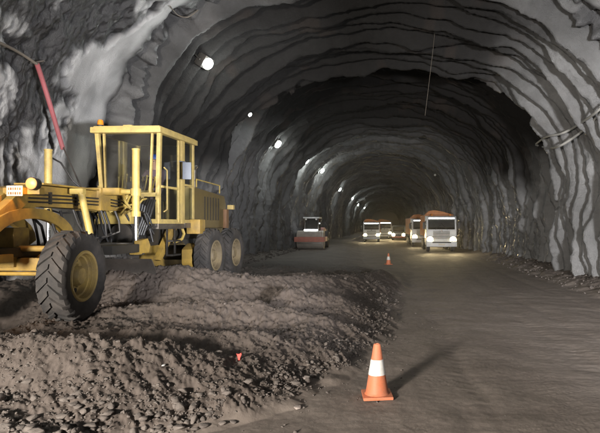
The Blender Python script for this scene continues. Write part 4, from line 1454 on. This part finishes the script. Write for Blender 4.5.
# ------------------------------------------------------------------ soil compactor by the left wall
def build_roller():
    P = at(311, 249, 41.0)
    z0 = float(ground_z(np.array([P.x]), np.array([P.y]), False)[0][0])
    root = empty('road_roller', (P.x, P.y, z0), 0.0)
    root.scale = (0.93, 0.93, 0.93)
    tag(root, 'red and grey single drum road roller with dark cab facing out by left wall', 'road roller')
    b = MB(); b.lathe([(0.60, -1.07), (0.74, -1.07), (0.75, -1.05), (0.75, 1.05), (0.74, 1.07), (0.60, 1.07), (0.55, 1.0), (0.001, 1.0)], 'x', 48, (0, 0.0, 0.75)); b.build('drum', M['beige'], root)
    b = MB()
    b.box((0, -0.92, 0.80), (2.42, 0.22, 0.40), bevel=0.04); b.box((0, 0.95, 0.80), (2.42, 0.22, 0.40), bevel=0.04)
    for s in (-1, 1): b.box((1.16 * s, 0, 0.80), (0.14, 1.9, 0.36), bevel=0.03)
    b.build('drum_frame', M['redband'], root)
    b = MB(); b.box((0, -0.98, 0.50), (1.9, 0.06, 0.10), bevel=0.02); b.build('scraper_bar', M['steel'], root)
    b = MB(); b.prism([(-1.0, 1.02), (1.0, 1.02), (0.92, 1.42), (-0.92, 1.42)], 'y', -0.9, 0.9, bevel=0.03); b.build('drum_cover', M['beige'], root)
    b = MB(); b.prism([(0.95, 0.7), (4.2, 0.7), (4.2, 1.55), (2.9, 1.75), (0.95, 1.42)], 'x', -0.8, 0.8, bevel=0.04); b.build('engine_body', M['redband'], root)
    # cab
    b = MB()
    for x in (-0.55, 0.55):
        for y in (0.35, 1.65): b.box((x, y, 1.98), (0.08, 0.08, 1.1), bevel=0.01)
    b.box((0, 1.0, 1.46), (1.2, 1.4, 0.10), bevel=0.02); b.box((0, 1.7, 1.7), (1.1, 0.06, 0.5))
    b.build('cab', M['darkmetal'], root)
    b = MB(); b.box((0, 1.0, 2.56), (1.35, 1.65, 0.10), bevel=0.03); b.build('cab_roof', M['white'], root)
    b = MB(); b.box((0, 0.33, 2.02), (1.0, 0.01, 0.95)); b.build('window', M['truckglass'], root)
    for s in (-1, 1):
        b = MB(); b.box((0.57 * s, 1.0, 2.02), (0.01, 1.2, 0.95)); b.build('window', M['truckglass'], root)
        b = MB(); b.lathe([(0.05, 0.06), (0.09, 0.0), (0.085, -0.03)], 'y', 16, (0.42 * s, 0.12, 2.44)); h = b.build('roof_lamp', M['darkmetal'], root)
        b = MB(); b.lathe([(0.08, -0.032), (0.001, -0.045)], 'y', 16, (0.42 * s, 0.12, 2.44)); b.build('lens', M['conewhite'], h)
        road_wheel(root, (0.85 * s, 3.2, 0.72), 0.72, 0.5)
    b = MB(); b.box((0, -0.05, 1.52), (1.08, 0.10, 0.16), bevel=0.02); b.build('light_bar', M['whiteglow'], root)
    b = MB(); b.box((0.1, 0.7, 1.7), (0.45, 0.45, 0.5), bevel=0.06); b.build('seat', M['black'], root)


build_roller()


# ------------------------------------------------------------------ hoses and wires
def line_thing(name, pts, r, mat, label, cat, n=40, wob=0.0):
    P = [Vector(p) for p in pts]
    out = []
    for i in range(len(P) - 1):
        p0, p1, p2, p3 = P[max(i - 1, 0)], P[i], P[i + 1], P[min(i + 2, len(P) - 1)]
        for k in range(n // len(P) + 2):
            t = k / (n // len(P) + 2)
            q = 0.5 * ((2 * p1) + (p2 - p0) * t + (2 * p0 - 5 * p1 + 4 * p2 - p3) * t * t + (3 * p1 - p0 - 3 * p2 + p3) * t ** 3)
            out.append(q)
    out.append(P[-1])
    b = MB(); b.tube(out, r, 10)
    o = b.build(name, mat)
    if label: tag(o, label, cat)
    return o


# brown cable, red hose and thin pole on the near left wall
line_thing('brown_cable', [wall_hit(-14, 40, 0.35), wall_hit(0, 43, 0.35), wall_hit(20, 53, 0.35), wall_hit(38, 65, 0.35)], 0.03, M['cable'], 'brown cable slung along the dark left wall to the red hose', 'cable')
A = [wall_hit(37, 64, 0.32), wall_hit(43, 82, 0.5), wall_hit(51, 108, 0.7), wall_hit(58, 132, 0.9), wall_hit(63, 149, 1.0)]
h = line_thing('red_hose', A, 0.05, M['redhose'], 'faded red hose hanging down the pale left wall', 'hose')
b = MB(); b.cyl(A[0] + Vector((-0.14, 0, 0.02)), A[0] + Vector((0.16, 0, 0.07)), 0.02); b.build('hose_clamp', M['steel'], h)
b = MB(); b.cyl(A[-1] + Vector((0, 0, 0.06)), at(81, 187, 11.4), 0.018); o = b.build('thin_pole', M['steel']); tag(o, 'thin grey pole slanting from the red hose end down behind the grader', 'pole')
# two dusty hoses looping across the ribs on the right
up = [(536, 144), (546, 137), (560, 134), (573, 128), (594, 114), (606, 103)]
lw = [(536, 145), (546, 147.5), (557, 147), (573, 138), (589, 125), (606, 107)]
ins = [0.15, 0.7, 0.9, 0.9, 0.9, 0.7]
line_thing('dusty_hose', [wall_hit(a, b_, i_) for (a, b_), i_ in zip(up, ins)], 0.042, M['hoselight'], 'upper of two dusty hoses looped across the ribs of right wall', 'hose')
line_thing('dusty_hose', [wall_hit(a, b_, i_) for (a, b_), i_ in zip(lw, ins)], 0.042, M['hoselight'], 'lower sagging one of two dusty hoses on the right wall ribs', 'hose')
# loose wires at the torn edge on the upper left
line_thing('loose_wire', [wall_hit(170, 6, 0.2), wall_hit(178, 15, 0.5), wall_hit(188, 17, 0.5), wall_hit(198, 10, 0.2)], 0.015, M['cable'], 'loose wire drooping below the torn concrete edge upper left', 'wire')
# thin wire hanging from the crown
line_thing('hanging_wire', [wall_hit(437, 3, 0.1), at(434, 40, 19.0), at(430, 75, 19.6), at(425, 116, 20.0)], 0.0055, M['cable'], 'thin wire hanging straight down from the crown of the tunnel', 'wire')
# small targets on the crown
for px, py, lab in ((371, 86, 'tiny white survey target on the dark crown'), (435, 175, 'tiny white survey target on the far right arch'), (333, 140, 'tiny white survey target on the left of the second arch')):
    P = wall_hit(px, py, 0.35)
    b = MB(); b.cyl((0, 0, 0), (0, -0.03, 0), 0.06 * P.y / 30); b.cyl((0, 0, 0), (0, 0.7, 0.22), 0.012)
    o = b.build('survey_target', M['conewhite'], None, P); tag(o, lab, 'target')



# ------------------------------------------------------------------ dusty air
hz = MB(); hz.box((0, 85, 4.5), (126, 340, 13.0))
m = bpy.data.materials.new('dusty_air'); m.use_nodes = True
nt = m.node_tree; nt.nodes.clear()
out = nt.nodes.new("ShaderNodeOutputMaterial"); pv = nt.nodes.new("ShaderNodeVolumePrincipled")
pv.inputs["Color"].default_value = (0.85, 0.84, 0.82, 1); pv.inputs["Density"].default_value = 0.0004; pv.inputs["Anisotropy"].default_value = 0.88
nt.links.new(pv.outputs[0], out.inputs["Volume"])
tag(hz.build('haze', m), None, None, None, 'stuff')
